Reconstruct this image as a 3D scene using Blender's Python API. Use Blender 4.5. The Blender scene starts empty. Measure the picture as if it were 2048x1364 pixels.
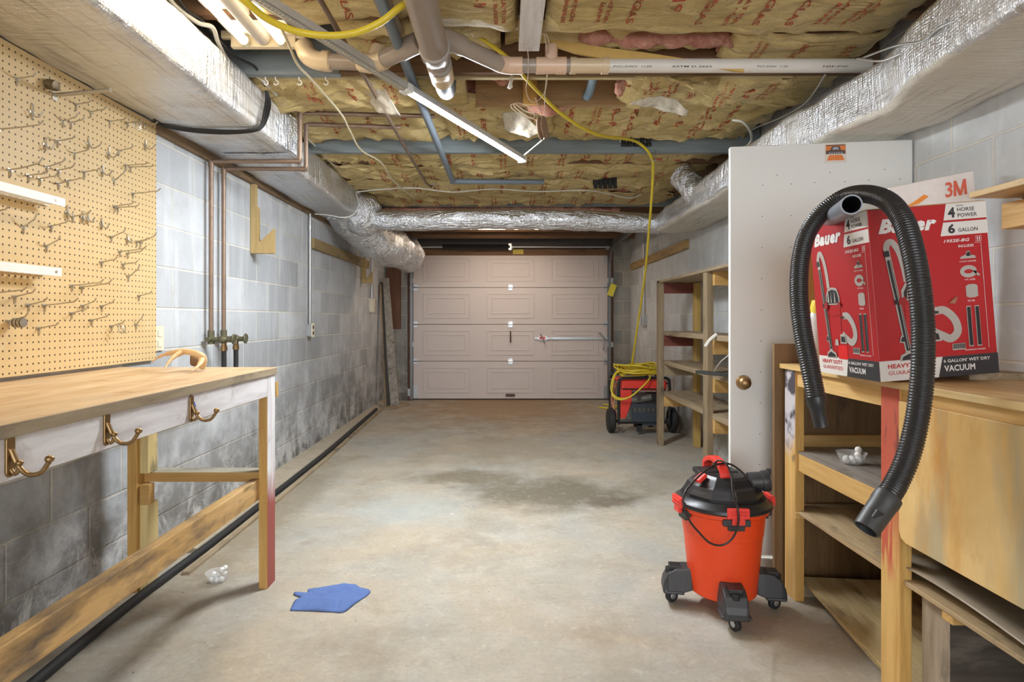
import bpy, bmesh, math, random
from mathutils import Vector, Matrix, noise
random.seed(7)
S = bpy.context.scene
COL = S.collection
PI = math.pi
# ------------------------------------------------------------------ camera, world, exposure
F = 1190.0            # focal length in pixels of the 2048 wide frame
CX, CY, EYE = 1010.0, 638.0, 1.14
cam = bpy.data.cameras.new('camera'); camo = bpy.data.objects.new('camera', cam); COL.objects.link(camo)
cam.sensor_width = 36; cam.lens = F/2048*36
cam.shift_x = (1024-CX)/2048; cam.shift_y = -(682-CY)/2048
cam.clip_start = 0.05
camo.location = (0, 0, EYE); camo.rotation_euler = (PI/2, 0, 0)
S.camera = camo
w = bpy.data.worlds.new('world'); S.world = w; w.use_nodes = True
w.node_tree.nodes['Background'].inputs[0].default_value = (.90, .95, 1, 1)
w.node_tree.nodes['Background'].inputs[1].default_value = 3.6
S.view_settings.view_transform = 'Standard'; S.view_settings.look = 'None'
S.view_settings.exposure = 0.95; S.view_settings.gamma = 1
S.view_settings.use_curve_mapping = False
S.cycles.max_bounces = 8; S.cycles.diffuse_bounces = 6; S.cycles.glossy_bounces = 4
S.cycles.use_denoising = True
S.cycles.sample_clamp_indirect = 8
def area(name, loc, rot, sx, sy, power, color, parent=None):
    l = bpy.data.lights.new(name, 'AREA'); l.shape = 'RECTANGLE'; l.size = sx; l.size_y = sy
    l.energy = power; l.color = color
    o = bpy.data.objects.new(name, l); COL.objects.link(o); o.location = loc; o.rotation_euler = rot
    return o
LED_A, LED_B = Vector((-.451, 2.754, 2.20)), Vector((.113, 3.854, 2.17))
COOL = (.86, .93, 1); WARM = (1, .83, .58)
_a = math.atan2(LED_B.y-LED_A.y, LED_B.x-LED_A.x)
area('led_tube_light', (LED_A+LED_B)/2+Vector((0, 0, -.03)), (0, 0, _a), 1.25, .03, 27, COOL)
area('fluorescent_light', (-1.06, 1.95, 2.31), (0, 0, PI/2), 1.2, .2, 7, WARM)
area('door_fluorescent_light', (0.0, 7.45, 2.262), (0, 0, 0), 1.0, .04, 14, (1, .82, .66))
area('added_rear_fill_light', (.55, -.5, 2.30), (0, 0, PI/2), 1.2, .15, 3, (1, .95, .86))  # added fill lamp behind the camera, out of view

# ------------------------------------------------------------------ helpers
def W(px, py, Y):                    # a point seen at that pixel, at depth Y
    return Vector(((px-CX)*Y/F, Y, EYE+(CY-py)*Y/F))
def wpos(o):
    p = Vector(); 
    while o: p = p+o.location; o = o.parent
    return p
def tag(o, label=None, cat=None, group=None, kind=None):
    if label: o['label'] = label
    if cat: o['category'] = cat
    if group: o['group'] = group
    if kind: o['kind'] = kind
    return o
def thing(name, label, cat, loc=(0, 0, 0), group=None, rot=None):
    o = bpy.data.objects.new(name, None); COL.objects.link(o); o.location = loc; o.empty_display_size = .1
    if rot: o.rotation_euler = rot
    return tag(o, label, cat, group)
def catmull(pts, n):
    pts = [Vector(p) for p in pts]
    if n <= 1 or len(pts) < 3: return pts
    out = []
    P = [2*pts[0]-pts[1]]+pts+[2*pts[-1]-pts[-2]]
    for i in range(1, len(P)-2):
        p0, p1, p2, p3 = P[i-1:i+3]
        for k in range(n):
            t = k/n
            out.append(.5*((2*p1)+(p2-p0)*t+(2*p0-5*p1+4*p2-p3)*t*t+(3*p1-p0-3*p2+p3)*t**3))
    out.append(pts[-1]); return out
class MB:
    def __init__(s): s.v = []; s.f = []; s.mi = []; s.cur = 0
    def add(s, vs, fs):
        b = len(s.v); s.v += [Vector(v) for v in vs]
        for f in fs: s.f.append([i+b for i in f]); s.mi.append(s.cur)
        return s
    def box(s, x0, x1, y0, y1, z0, z1):
        return s.add([(x0,y0,z0),(x1,y0,z0),(x1,y1,z0),(x0,y1,z0),(x0,y0,z1),(x1,y0,z1),(x1,y1,z1),(x0,y1,z1)],
                     [(3,2,1,0),(4,5,6,7),(0,1,5,4),(1,2,6,5),(2,3,7,6),(3,0,4,7)])
    def obox(s, c, size, rot=(0, 0, 0)):       # centre, size, euler or matrix
        from mathutils import Euler
        R = rot if isinstance(rot, Matrix) else Euler(rot).to_matrix()
        c = Vector(c); hx, hy, hz = [a/2 for a in size]
        vs = [c+R@Vector(p) for p in [(-hx,-hy,-hz),(hx,-hy,-hz),(hx,hy,-hz),(-hx,hy,-hz),(-hx,-hy,hz),(hx,-hy,hz),(hx,hy,hz),(-hx,hy,hz)]]
        return s.add(vs, [(3,2,1,0),(4,5,6,7),(0,1,5,4),(1,2,6,5),(2,3,7,6),(3,0,4,7)])
    def bar(s, a, b, w, h, up=(0, 0, 1)):      # a beam from a to b; w across, h along up
        a = Vector(a); b = Vector(b); d = (b-a); L = d.length; d.normalize(); u = Vector(up); sd = d.cross(u).normalized(); u = sd.cross(d)
        R = Matrix((sd, d, u)).transposed()
        return s.obox((a+b)/2, (w, L, h), R)
    def tube(s, pts, r, seg=8, n=1, caps=True, closed=False, rf=None):
        P = catmull(pts, n)
        if closed: P = P[:-1] if (P[0]-P[-1]).length < 1e-6 else P
        m = len(P); T = []
        for i in range(m):
            if closed: t = P[(i+1) % m]-P[i-1]
            else: t = P[min(i+1, m-1)]-P[max(i-1, 0)]
            T.append(t.normalized() if t.length > 1e-9 else Vector((0, 0, 1)))
        a = Vector((0, 0, 1)) if abs(T[0].z) < .9 else Vector((1, 0, 0))
        nrm = (a-T[0]*a.dot(T[0])).normalized(); vs = []; Lc = 0
        for i in range(m):
            if i: nrm = (nrm-T[i]*nrm.dot(T[i])).normalized(); Lc += (P[i]-P[i-1]).length
            bn = T[i].cross(nrm)
            rr = (r[i*len(r)//m] if isinstance(r, (list, tuple)) else r)
            if rf: rr = rf(Lc, i/(m-1), rr)
            for k in range(seg):
                an = 2*PI*k/seg; vs.append(P[i]+(nrm*math.cos(an)+bn*math.sin(an))*rr)
        fs = []
        for i in range(m if closed else m-1):
            j = (i+1) % m
            for k in range(seg):
                k2 = (k+1) % seg; fs.append((i*seg+k, i*seg+k2, j*seg+k2, j*seg+k))
        if caps and not closed:
            fs.append(tuple(range(seg))[::-1]); fs.append(tuple((m-1)*seg+k for k in range(seg)))
        return s.add(vs, fs)
    def cyl(s, a, b, r, seg=16, r2=None):
        a = Vector(a); b = Vector(b); d = (b-a).normalized(); u = Vector((0, 0, 1)) if abs(d.z) < .9 else Vector((1, 0, 0))
        n = (u-d*u.dot(d)).normalized(); bn = d.cross(n); r2 = r if r2 is None else r2
        vs = [c+(n*math.cos(2*PI*k/seg)+bn*math.sin(2*PI*k/seg))*q for c, q in ((a, r), (b, r2)) for k in range(seg)]
        fs = [(k, (k+1) % seg, seg+(k+1) % seg, seg+k) for k in range(seg)]+[tuple(range(seg))[::-1], tuple(range(seg, 2*seg))]
        return s.add(vs, fs)
    def lathe(s, prof, c=(0, 0, 0), axis=(0, 0, 1), seg=32, sx=1, sy=1, caps=True):   # prof: (radius, height)
        c = Vector(c); d = Vector(axis).normalized(); u = Vector((1, 0, 0)) if abs(d.x) < .9 else Vector((0, 0, 1))
        n = (u-d*u.dot(d)).normalized(); bn = d.cross(n); vs = []; fs = []; m = len(prof)
        for r, h in prof:
            for k in range(seg): an = 2*PI*k/seg; vs.append(c+d*h+(n*math.cos(an)*sx+bn*math.sin(an)*sy)*max(r, 1e-5))
        for i in range(m-1):
            for k in range(seg): k2 = (k+1) % seg; fs.append((i*seg+k, i*seg+k2, (i+1)*seg+k2, (i+1)*seg+k))
        if caps and prof[0][0] > 1e-4: fs.append(tuple(range(seg))[::-1])
        if caps and prof[-1][0] > 1e-4: fs.append(tuple((m-1)*seg+k for k in range(seg)))
        return s.add(vs, fs)
    def prism(s, poly, O, U, V, depth):         # 2D polygon on plane O + u U + v V, thickened along U x V
        O, U, V = Vector(O), Vector(U), Vector(V); N = U.cross(V).normalized()*depth; m = len(poly)
        vs = [O+U*p[0]+V*p[1] for p in poly]+[O+U*p[0]+V*p[1]+N for p in poly]
        return s.add(vs, [tuple(range(m))[::-1], tuple(range(m, 2*m))]+[(i, (i+1) % m, m+(i+1) % m, m+i) for i in range(m)])
    def loft(s, secs, caps=True):
        m = len(secs[0]); vs = [p for q in secs for p in q]; fs = []
        for i in range(len(secs)-1):
            for k in range(m): k2 = (k+1) % m; fs.append((i*m+k, i*m+k2, (i+1)*m+k2, (i+1)*m+k))
        if caps: fs.append(tuple(range(m))[::-1]); fs.append(tuple((len(secs)-1)*m+k for k in range(m)))
        return s.add(vs, fs)
    def grid(s, f, nx, ny):
        vs = [f(i/nx, j/ny) for j in range(ny+1) for i in range(nx+1)]
        return s.add(vs, [(j*(nx+1)+i, j*(nx+1)+i+1, (j+1)*(nx+1)+i+1, (j+1)*(nx+1)+i) for j in range(ny) for i in range(nx)])
    def noise(s, amp, sc, seed=0, only=None):
        for v in s.v:
            if only and not only(v): continue
            q = v*sc+Vector((seed, seed*2, 0)); v += noise.noise_vector(q)*amp
        return s
    def build(s, name, mat, parent=None, bevel=0, smooth=None, local=False, solid=0, sub=0, fix=True):
        me = bpy.data.meshes.new(name)
        off = Vector() if (local or parent is None) else wpos(parent)
        me.from_pydata([v-off for v in s.v], [], s.f); 
        if fix:
            bm = bmesh.new(); bm.from_mesh(me); bmesh.ops.recalc_face_normals(bm, faces=bm.faces); bm.to_mesh(me); bm.free()
        for m in (mat if isinstance(mat, (list, tuple)) else [mat]): me.materials.append(m)
        for p, i in zip(me.polygons, s.mi): p.material_index = i
        o = bpy.data.objects.new(name, me); COL.objects.link(o); o.parent = parent
        if smooth is not None:
            me.shade_smooth(); me.set_sharp_from_angle(angle=math.radians(smooth))
        if bevel:
            b = o.modifiers.new('bevel', 'BEVEL'); b.width = bevel; b.segments = 2; b.limit_method = 'ANGLE'; b.angle_limit = math.radians(40)
        if solid:
            b = o.modifiers.new('solid', 'SOLIDIFY'); b.thickness = solid; b.offset = 0
        if sub:
            b = o.modifiers.new('sub', 'SUBSURF'); b.levels = sub; b.render_levels = sub
        return o
_tc = {}
def text2d(t, bold=0, shear=0):            # (verts, faces, width) of a line of letters one unit high
    k = (t, bold, shear)
    if k in _tc: return _tc[k]
    c = bpy.data.curves.new('t', 'FONT'); c.body = t; c.size = 1; c.offset = bold; c.shear = shear; c.resolution_u = 2; c.fill_mode = 'FRONT'
    if bold: c.space_character = 1+bold*2
    o = bpy.data.objects.new('t', c); COL.objects.link(o)
    dg = bpy.context.evaluated_depsgraph_get(); me = bpy.data.meshes.new_from_object(o.evaluated_get(dg))
    vs = [(v.co.x, v.co.y) for v in me.vertices]; fs = [tuple(p.vertices) for p in me.polygons]
    bpy.data.objects.remove(o); bpy.data.curves.remove(c); bpy.data.meshes.remove(me)
    x0 = min(v[0] for v in vs); x1 = max(v[0] for v in vs); y0 = min(v[1] for v in vs); y1 = max(v[1] for v in vs)
    vs = [((a-x0)/(x1-x0), (b-y0)/(y1-y0)) for a, b in vs]
    _tc[k] = (vs, fs); return _tc[k]
def put_text(mb, t, u0, u1, v0, v1, fn, bold=.02, shear=0):   # letters fill the rectangle, fn maps (u, v) to 3D
    vs, fs = text2d(t, bold, shear)
    mb.add([fn(u0+a*(u1-u0), v0+b*(v1-v0)) for a, b in vs], fs)

# ------------------------------------------------------------------ materials
class NT:
    def __init__(s, name, rough=.7, metal=0, spec=.5):
        m = bpy.data.materials.new(name); m.use_nodes = True; s.m = m; s.t = m.node_tree; s.b = s.t.nodes['Principled BSDF']
        s.b.inputs['Roughness'].default_value = rough; s.b.inputs['Metallic'].default_value = metal
        s.b.inputs['Specular IOR Level'].default_value = spec
        s.co = None
    def n(s, kind, ins=None, **kw):
        q = s.t.nodes.new('ShaderNode'+kind)
        for k, v in kw.items(): setattr(q, k, v)
        for k, v in (ins or {}).items(): s.put(q.inputs[k], v)
        return q
    def put(s, inp, v):
        if hasattr(v, 'is_linked') or isinstance(v, bpy.types.NodeSocket): s.t.links.new(v, inp)
        else:
            if isinstance(v, (tuple, list)) and len(v) == 3 and len(inp.default_value) == 4: v = (*v, 1)
            inp.default_value = v
    def pos(s, world=False):
        if world: return s.n('NewGeometry').outputs['Position']
        return s.n('TexCoord').outputs['Object']
    def mp(s, vec, scale=(1, 1, 1), loc=(0, 0, 0), rot=(0, 0, 0)):
        return s.n('Mapping', {'Vector': vec, 'Scale': scale, 'Location': loc, 'Rotation': rot}).outputs[0]
    def noise(s, vec, scale, detail=4, rough=.55, dist=0):
        return s.n('TexNoise', {'Vector': vec, 'Scale': scale, 'Detail': detail, 'Roughness': rough, 'Distortion': dist}).outputs[0]
    def ramp(s, fac, a, b, ca=(0, 0, 0), cb=(1, 1, 1)):
        r = s.n('ValToRGB', {'Fac': fac}); e = r.color_ramp.elements
        e[0].position = a; e[1].position = b; e[0].color = (*ca, 1); e[1].color = (*cb, 1); return r.outputs[0]
    def mix(s, f, a, b, mode='MIX'):
        q = s.n('Mix', data_type='RGBA', blend_type=mode); s.put(q.inputs[0], f); s.put(q.inputs[6], a); s.put(q.inputs[7], b); return q.outputs[2]
    def math(s, op, a, b=0, c=0, clamp=False):
        q = s.n('Math', operation=op, use_clamp=clamp); s.put(q.inputs[0], a); s.put(q.inputs[1], b); s.put(q.inputs[2], c); return q.outputs[0]
    def xyz(s, v): return s.n('SeparateXYZ', {0: v}).outputs
    def bump(s, h, strength=.3, dist=.01, nrm=None):
        ins = {'Height': h, 'Strength': strength, 'Distance': dist}
        if nrm: ins['Normal'] = nrm
        o = s.n('Bump', ins).outputs[0]; s.t.links.new(o, s.b.inputs['Normal']); return o
    def col(s, c): s.put(s.b.inputs['Base Color'], c); return s
def plain(name, c, rough=.5, metal=0, var=.12, nsc=25, bump=.1):
    k = NT(name, rough, metal); p = k.pos()
    f = k.noise(p, nsc, 4)
    k.col(k.mix(f, tuple(x*(1-var) for x in c), tuple(min(1, x*(1+var)) for x in c)))
    if bump: k.bump(f, bump, .003)
    return k.m
def emit(name, c, st):
    k = NT(name); k.col(c); k.put(k.b.inputs['Emission Color'], c); k.b.inputs['Emission Strength'].default_value = st; return k.m
def wood(name, c1, c2, axis='y', rough=.65, dirt=0, dcol=(.06, .045, .03), sc=1, knots=True):
    k = NT(name, rough); p = k.pos(); ax = 'xyz'.index(axis)
    s3 = [14*sc]*3; s3[ax] = 1.1*sc; v = k.mp(p, tuple(s3))
    g = k.noise(v, 1.5, 6, .6, .6); g2 = k.noise(v, 7, 3, .6)
    c = k.mix(k.ramp(g, .35, .65), c1, c2)
    c = k.mix(k.math('MULTIPLY', k.ramp(g2, .45, .75), .35), c, tuple(x*.55 for x in c1))
    big = k.noise(k.mp(p, tuple(3 if i != ax else 1.2 for i in range(3))), 1.3, 3)
    c = k.mix(k.math('MULTIPLY', k.ramp(big, .4, .7), .35), c, tuple(x*.7 for x in c2))
    if knots:
        s4 = [9]*3; s4[ax] = 3.2
        vo = k.n('TexVoronoi', {'Vector': k.mp(p, tuple(s4)), 'Scale': .8})
        c = k.mix(k.math('MULTIPLY', k.ramp(vo.outputs['Distance'], .06, .13, (1, 1, 1), (0, 0, 0)), .7), c, tuple(x*.3 for x in c1))
    if dirt:
        d = k.noise(k.mp(p, tuple(6 if i != ax else 2 for i in range(3))), 1.4, 8, .65)
        c = k.mix(k.ramp(d, .62-dirt*.25, .8-dirt*.2), c, dcol)
    k.col(c); k.bump(k.math('ADD', g, k.math('MULTIPLY', g2, .5)), .25, .004); return k.m
PINE_Z = wood('pine_upright', (.50, .26, .06), (.66, .40, .12), 'z')
PINE_Y = wood('pine_lengthwise', (.55, .31, .09), (.70, .45, .17), 'y')
PINE_X = wood('pine_across', (.50, .28, .08), (.64, .40, .14), 'x')
OLD_Z = wood('old_board_upright', (.22, .15, .08), (.36, .27, .16), 'z', .8, .3)
OLD_Y = wood('old_board_lengthwise', (.26, .19, .11), (.40, .32, .21), 'y', .8, .35)
OLD_X = wood('old_board_across', (.26, .19, .11), (.38, .30, .19), 'x', .8, .3)
GREY_Y = wood('grey_dusty_board', (.24, .21, .18), (.40, .36, .31), 'y', .85, .3)
BROWN_X = wood('brown_joist_wood', (.13, .065, .03), (.22, .12, .06), 'x', .75, .2)
BROWN_Z = wood('rusty_brown_jamb', (.10, .04, .022), (.17, .075, .04), 'z', .7, .2)
PLY_DARK = wood('dark_plywood', (.14, .075, .028), (.22, .125, .055), 'z', .6, .25, knots=False)
RED_X = wood('red_stained_board', (.13, .03, .018), (.2, .05, .03), 'x', .7)
CRATE_D = wood('dark_weathered_panel', (.045, .034, .026), (.10, .08, .062), 'x', .8, .4, (.18, .15, .12), knots=False)
CRATE_L = wood('weathered_board_edge', (.28, .21, .14), (.42, .34, .25), 'z', .85, .25)
STEEL = plain('galvanized_steel', (.55, .56, .57), .38, .9, .15, 30)
ZINC = plain('zinc_wire', (.50, .46, .38), .35, .85, .15, 60)
BLACKP = plain('black_plastic', (.018, .018, .02), .38, 0, .2, 40)
BLACKR = plain('black_rubber', (.016, .016, .016), .65, 0, .2, 60)
DGREY = plain('dark_grey_plastic', (.035, .035, .037), .45, 0, .2, 50)
COPPER = plain('dull_copper', (.27, .19, .14), .5, .7, .35, 20)
BRASS = plain('aged_brass', (.30, .19, .085), .38, .85, .3, 60)
WHITEP = plain('white_plastic', (.78, .77, .74), .45, 0, .04, 20)
CREAM = plain('cream_plastic', (.74, .66, .50), .5, 0, .06, 30)
REDP = plain('red_plastic', (.75, .045, .03), .4, 0, .08, 30)
PVC = plain('white_pvc', (.70, .66, .60), .35, 0, .06, 15)
PVC_B = plain('beige_pvc', (.64, .50, .32), .35, 0, .12, 12)
PVC_D = plain('dull_brown_grey_pipe', (.33, .27, .22), .28, 0, .2, 9)
PIPE_BG = plain('blue_grey_pipe', (.16, .20, .24), .45, 0, .12, 20)
YEL = plain('yellow_cord', (.66, .50, .03), .4, 0, .08, 30)
ROMEX = plain('cream_cable', (.62, .55, .38), .5, 0, .1, 30)
WCABLE = plain('white_cable', (.70, .68, .62), .5, 0, .06, 30)
STRING = plain('cotton_string', (.55, .45, .34), .9, 0, .2, 60)
def foil(name, dust=.2, dcol=(.6, .55, .47), tint=(.80, .82, .86), rough=.30, crump=.8):
    k = NT(name, rough, 1); p = k.pos(True)
    cr = k.noise(k.mp(p, (1, 1, 1)), 9, 6, .7, .4); cr2 = k.noise(p, 45, 3, .6)
    x, y, z = k.xyz(p)[:3]
    def lines(q, s): return k.math('ABSOLUTE', k.math('SINE', k.math('MULTIPLY', q, s)))
    scr = k.math('MULTIPLY', lines(y, 340), k.math('ADD', k.math('MULTIPLY', lines(z, 300), .5), k.math('MULTIPLY', lines(x, 300), .5)))
    str_ = k.noise(k.mp(p, (3, 30, 3)), 1.5, 4, .6, .4); fine = k.noise(p, 110, 2, .6)
    h = k.math('ADD', k.math('MULTIPLY', cr, 1.2), k.math('ADD', k.math('MULTIPLY', cr2, .5), k.math('MULTIPLY', scr, .22)))
    h = k.math('ADD', h, k.math('ADD', k.math('MULTIPLY', str_, 2.2), k.math('MULTIPLY', fine, .25)))
    k.bump(h, crump, .011)
    d = k.ramp(k.noise(p, 2.2, 7, .65), .62-dust, .80-dust*.5)
    gl = k.noise(k.mp(p, (22, .7, 22)), 1.8, 6, .7, .3); gz = k.ramp(k.noise(p, 1.1, 4, .6), .42, .62)
    grime = k.math('MULTIPLY', k.math('MULTIPLY', k.ramp(gl, .50, .66), gz), .7)
    ln = k.math('MULTIPLY', k.ramp(k.math('ADD', lines(z, 300), lines(x, 300)), .0, .22, (1, 1, 1), (0, 0, 0)), .25)
    k.col(k.mix(ln, k.mix(grime, k.mix(d, tint, dcol), (.20, .17, .13)), (.35, .35, .36)))
    k.put(k.b.inputs['Metallic'], k.math('SUBTRACT', .96, k.math('MULTIPLY', d, .8)))
    k.put(k.b.inputs['Roughness'], k.math('ADD', rough, k.math('MULTIPLY', d, .3)))
    return k.m
FOIL = foil('foil_duct_wrap', .12)
FOIL_D = foil('dusty_foil_wrap', .58, (.72, .69, .62), (.84, .83, .80), .42, .5)
FOIL_C = foil('crumpled_foil', .05, rough=.20, crump=1)
def blocks(name, ax, base, base2, mortar, dirt=.25, dcol=(.16, .145, .125), shift=0, eff=.5):
    k = NT(name, .85, 0, .25); p = k.pos(True); x, y, z = k.xyz(p)[:3]
    u = y if ax == 'y' else x
    v = k.n('CombineXYZ', {0: k.math('ADD', u, 40.0+shift), 1: k.math('ADD', z, 4.064-.177), 2: 0}).outputs[0]
    br = k.n('TexBrick', {'Vector': v, 'Color1': base, 'Color2': base2, 'Mortar': mortar, 'Scale': 1, 'Mortar Size': .007,
        'Mortar Smooth': .6, 'Bias': .1, 'Brick Width': .4064, 'Row Height': .2032}, offset=.5)
    fine = k.noise(p, 90, 4, .7); mid = k.noise(p, 6, 6, .65); big = k.noise(p, 1.1, 5, .6)
    streak = k.noise(k.mp(p, (6, 6, .7)), 2.2, 5, .6)
    wn = k.n('TexBrick', {'Vector': v, 'Color1': (0, 0, 0), 'Color2': (1, 1, 1), 'Mortar': (.3, .3, .3), 'Scale': 1, 'Mortar Size': .007, 'Mortar Smooth': .4, 'Bias': 0, 'Brick Width': .4064, 'Row Height': .2032}, offset=.5)
    c = k.mix(k.math('MULTIPLY', k.ramp(wn.outputs[0], .74, .98), .42), br.outputs[0], tuple(q*.5 for q in base))
    c = k.mix(k.math('MULTIPLY', k.ramp(mid, .42, .72), .45), c, tuple(q*.60 for q in base))
    c = k.mix(k.math('MULTIPLY', k.ramp(streak, .5, .75), .45), c, tuple(min(1, q*1.25) for q in base))
    c = k.mix(k.math('MULTIPLY', k.ramp(big, .52, .72), dirt), c, dcol)
    low_mould_shade = k.math('SUBTRACT', 1, k.math('DIVIDE', z, 1.15), clamp=True)
    c = k.mix(k.math('MULTIPLY', k.math('MULTIPLY', low_mould_shade, k.ramp(k.noise(p, 3.2, 7, .7), .34, .58)), .95), c, tuple(q*.8 for q in dcol))  # mould low on the wall, with under-bench shade painted into the same tone
    low2 = k.math('SUBTRACT', 1, k.math('DIVIDE', z, .5), clamp=True)
    c = k.mix(k.math('MULTIPLY', k.math('MULTIPLY', low2, k.ramp(k.noise(p, 5, 8, .75, .5), .5, .6)), eff*1.6, clamp=True), c, (.68, .67, .65))
    k.col(c)
    h = k.math('ADD', k.math('MULTIPLY', fine, .35), k.math('SUBTRACT', 1, br.outputs['Fac']))
    k.bump(h, .55, .007); return k.m
WALL_L = blocks('left_block_wall_paint', 'y', (.62, .635, .65), (.48, .50, .52), (.70, .67, .60), .30, shift=.05)
WALL_R = blocks('right_block_wall_paint', 'y', (.64, .66, .67), (.55, .57, .58), (.70, .68, .61), .10, (.34, .29, .22), shift=.11, eff=.2)
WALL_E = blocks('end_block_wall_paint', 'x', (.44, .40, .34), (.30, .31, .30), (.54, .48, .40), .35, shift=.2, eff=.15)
def floor_mat():
    k = NT('stained_concrete_floor', .62, 0, .35); p = k.pos(True); x, y, z = k.xyz(p)[:3]
    a = k.noise(p, 1.3, 8, .65, .4); b = k.noise(p, 5, 8, .7, .3); c3 = k.noise(p, 60, 4, .7)
    c = k.mix(k.ramp(a, .38, .64), (.355, .345, .305), (.43, .36, .265))
    c = k.mix(k.math('MULTIPLY', k.ramp(b, .48, .72), .45), c, (.57, .53, .455))
    c = k.mix(k.math('MULTIPLY', k.ramp(k.noise(k.mp(p, (1, 1, 1), (7, 3, 0)), 2.1, 9, .72), .50, .68), .6), c, (.25, .205, .145))
    def blob(cx, cy, rx, ry, amt, col, c, e0=.9, e1=.35):
        dx = k.math('DIVIDE', k.math('SUBTRACT', x, cx), rx); dy = k.math('DIVIDE', k.math('SUBTRACT', y, cy), ry)
        d = k.math('SQRT', k.math('ADD', k.math('MULTIPLY', dx, dx), k.math('MULTIPLY', dy, dy)))
        d = k.math('ADD', d, k.math('MULTIPLY', k.math('SUBTRACT', k.noise(p, 3.5, 7, .75), .5), 1.7))
        return k.mix(k.math('MULTIPLY', k.ramp(d, e1, e0, (1, 1, 1), (0, 0, 0)), amt), c, col)
    c = blob(.0, 8.0, 1.6, 2.4, .85, (.26, .155, .07), c, 1.2)
    c = blob(-.1, 5.2, .9, .9, .35, (.24, .19, .12), c)
    c = blob(.30, 3.9, .9, .5, .95, (.15, .13, .09), c)
    c = blob(-.25, 4.3, .55, .28, .85, (.17, .14, .09), c)
    c = blob(.62, 3.72, .2, .15, .8, (.13, .10, .07), c)
    c = blob(1.25, 4.1, .4, .5, .5, (.26, .24, .19), c)
    c = blob(-.55, 3.6, .5, .5, .4, (.40, .44, .43), c)
    c = blob(-1.35, 3.6, .25, 1.6, .6, (.22, .175, .11), c)
    vo = k.n('TexVoronoi', {'Vector': p, 'Scale': 14}); sp = k.ramp(vo.outputs['Distance'], .03, .07, (1, 1, 1), (0, 0, 0))
    c = k.mix(k.math('MULTIPLY', sp, k.ramp(b, .5, .6)), c, (.07, .06, .045))
    c = k.mix(k.math('MULTIPLY', k.ramp(c3, .48, .72), .38), c, (.25, .22, .17)); c = k.mix(k.math('MULTIPLY', k.ramp(k.noise(k.mp(p, (1, 1, 1), (3, 9, 0)), 22, 6, .75), .56, .70), .35), c, (.66, .61, .52)); c = k.mix(k.math('MULTIPLY', k.ramp(k.noise(k.mp(p, (1, 2.2, 1), (5, 1, 0)), 7, 8, .8, .8), .56, .66), .35), c, (.22, .18, .12))
    k.col(c); k.bump(k.math('ADD', k.math('MULTIPLY', c3, .5), b), .25, .005); return k.m
FLOOR = floor_mat()
XL, XR, YB, YE = -1.69, 1.77, -3.6, 8.44
def struct(name, mb, mat, **kw): return tag(mb.build(name, mat, **kw), kind='structure')
struct('floor', MB().box(XL-.2, XR+.2, YB-.2, YE+.3, -.12, 0), FLOOR)
struct('wall_left', MB().box(XL-.2, XL, YB-.2, YE+.3, 0, 2.62), WALL_L)
struct('wall_right', MB().box(XR, XR+.2, YB-.2, YE+.3, 0, 2.62), WALL_R)
DX0, DX1, DTOP = -1.296, 1.45, 2.10
e = MB().box(XL, DX0-.075, YE-.06, YE+.16, 0, 2.62).box(DX1+.075, XR, YE-.06, YE+.16, 0, 2.62)
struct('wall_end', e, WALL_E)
struct('wall_header', MB().box(DX0-.075, DX1+.075, YE, YE+.16, 2.08, 2.62), BROWN_X)
struct('ceiling', MB().box(XL-.1, XR+.1, YB-.2, YE+.3, 2.535, 2.60), BROWN_X)
SILL = wood('dark_sill_plate', (.16, .10, .05), (.26, .17, .09), 'y', .8, .4)
struct('trim_1', MB().box(XL, XL+.022, 2.85, 8.3, 2.035, 2.085), SILL, bevel=.002)
CURB_M = plain('gritty_concrete_curb', (.42, .36, .27), .9, 0, .25, 14, .5)
cb = MB().loft([[Vector((XL, y, 0)), Vector((x, y, 0)), Vector((x-.004, y, .022)), Vector((XL, y, .028))] for y, x in
                [(2.9, -1.50), (4, -1.51), (5, -1.53), (6, -1.57), (7.2, -1.61), (8.35, -1.64)]])
struct('trim_2', cb, CURB_M)
# ---- ceiling beams across the room
BLUEW = wood('blue_grey_painted_joist', (.18, .215, .23), (.26, .30, .315), 'x', .55, .12, (.07, .08, .09), knots=False)
STRIPW = wood('pale_joist_edge', (.42, .32, .15), (.56, .46, .26), 'x', .7, .2)
for Y, m, zb in [(3.63, BROWN_X, 2.44), (4.11, BLUEW, 2.290), (4.52, BROWN_X, 2.33), (4.93, BROWN_X, 2.33), (5.34, BROWN_X, 2.33),
                 (5.70, BROWN_X, 2.33), (6.05, BLUEW, 2.288), (6.50, BROWN_X, 2.29), (6.95, BROWN_X, 2.29), (7.35, BLUEW, 2.29), (7.75, BROWN_X, 2.28), (8.1, BROWN_X, 2.24), (2.39, BROWN_X, 2.36), (1.98, BROWN_X, 2.38), (1.58, BROWN_X, 2.38)]:
    struct('ceiling_beam', MB().box(XL+.01, XR-.01, Y, Y+.038, zb, 2.54), m)
struct('ceiling_beam', MB().box(XL+.01, -.78, 2.80, 2.838, 2.292, 2.54), BLUEW)
struct('ceiling_beam', MB().box(-.78, XR-.01, 2.80, 2.838, 2.300, 2.54), BROWN_X)
struct('ceiling_beam', MB().box(-1.18, .62, 2.842, 2.868, 2.292, 2.318), STRIPW)
struct('ceiling_beam', MB().box(.62, 1.38, 2.842, 2.868, 2.300, 2.322), STRIPW)

struct('ceiling_beam', MB().box(-.16, .66, 3.22, 3.258, 2.30, 2.54), wood('bare_brown_joist', (.30, .17, .07), (.42, .26, .12), 'x', .7, .15))
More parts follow.
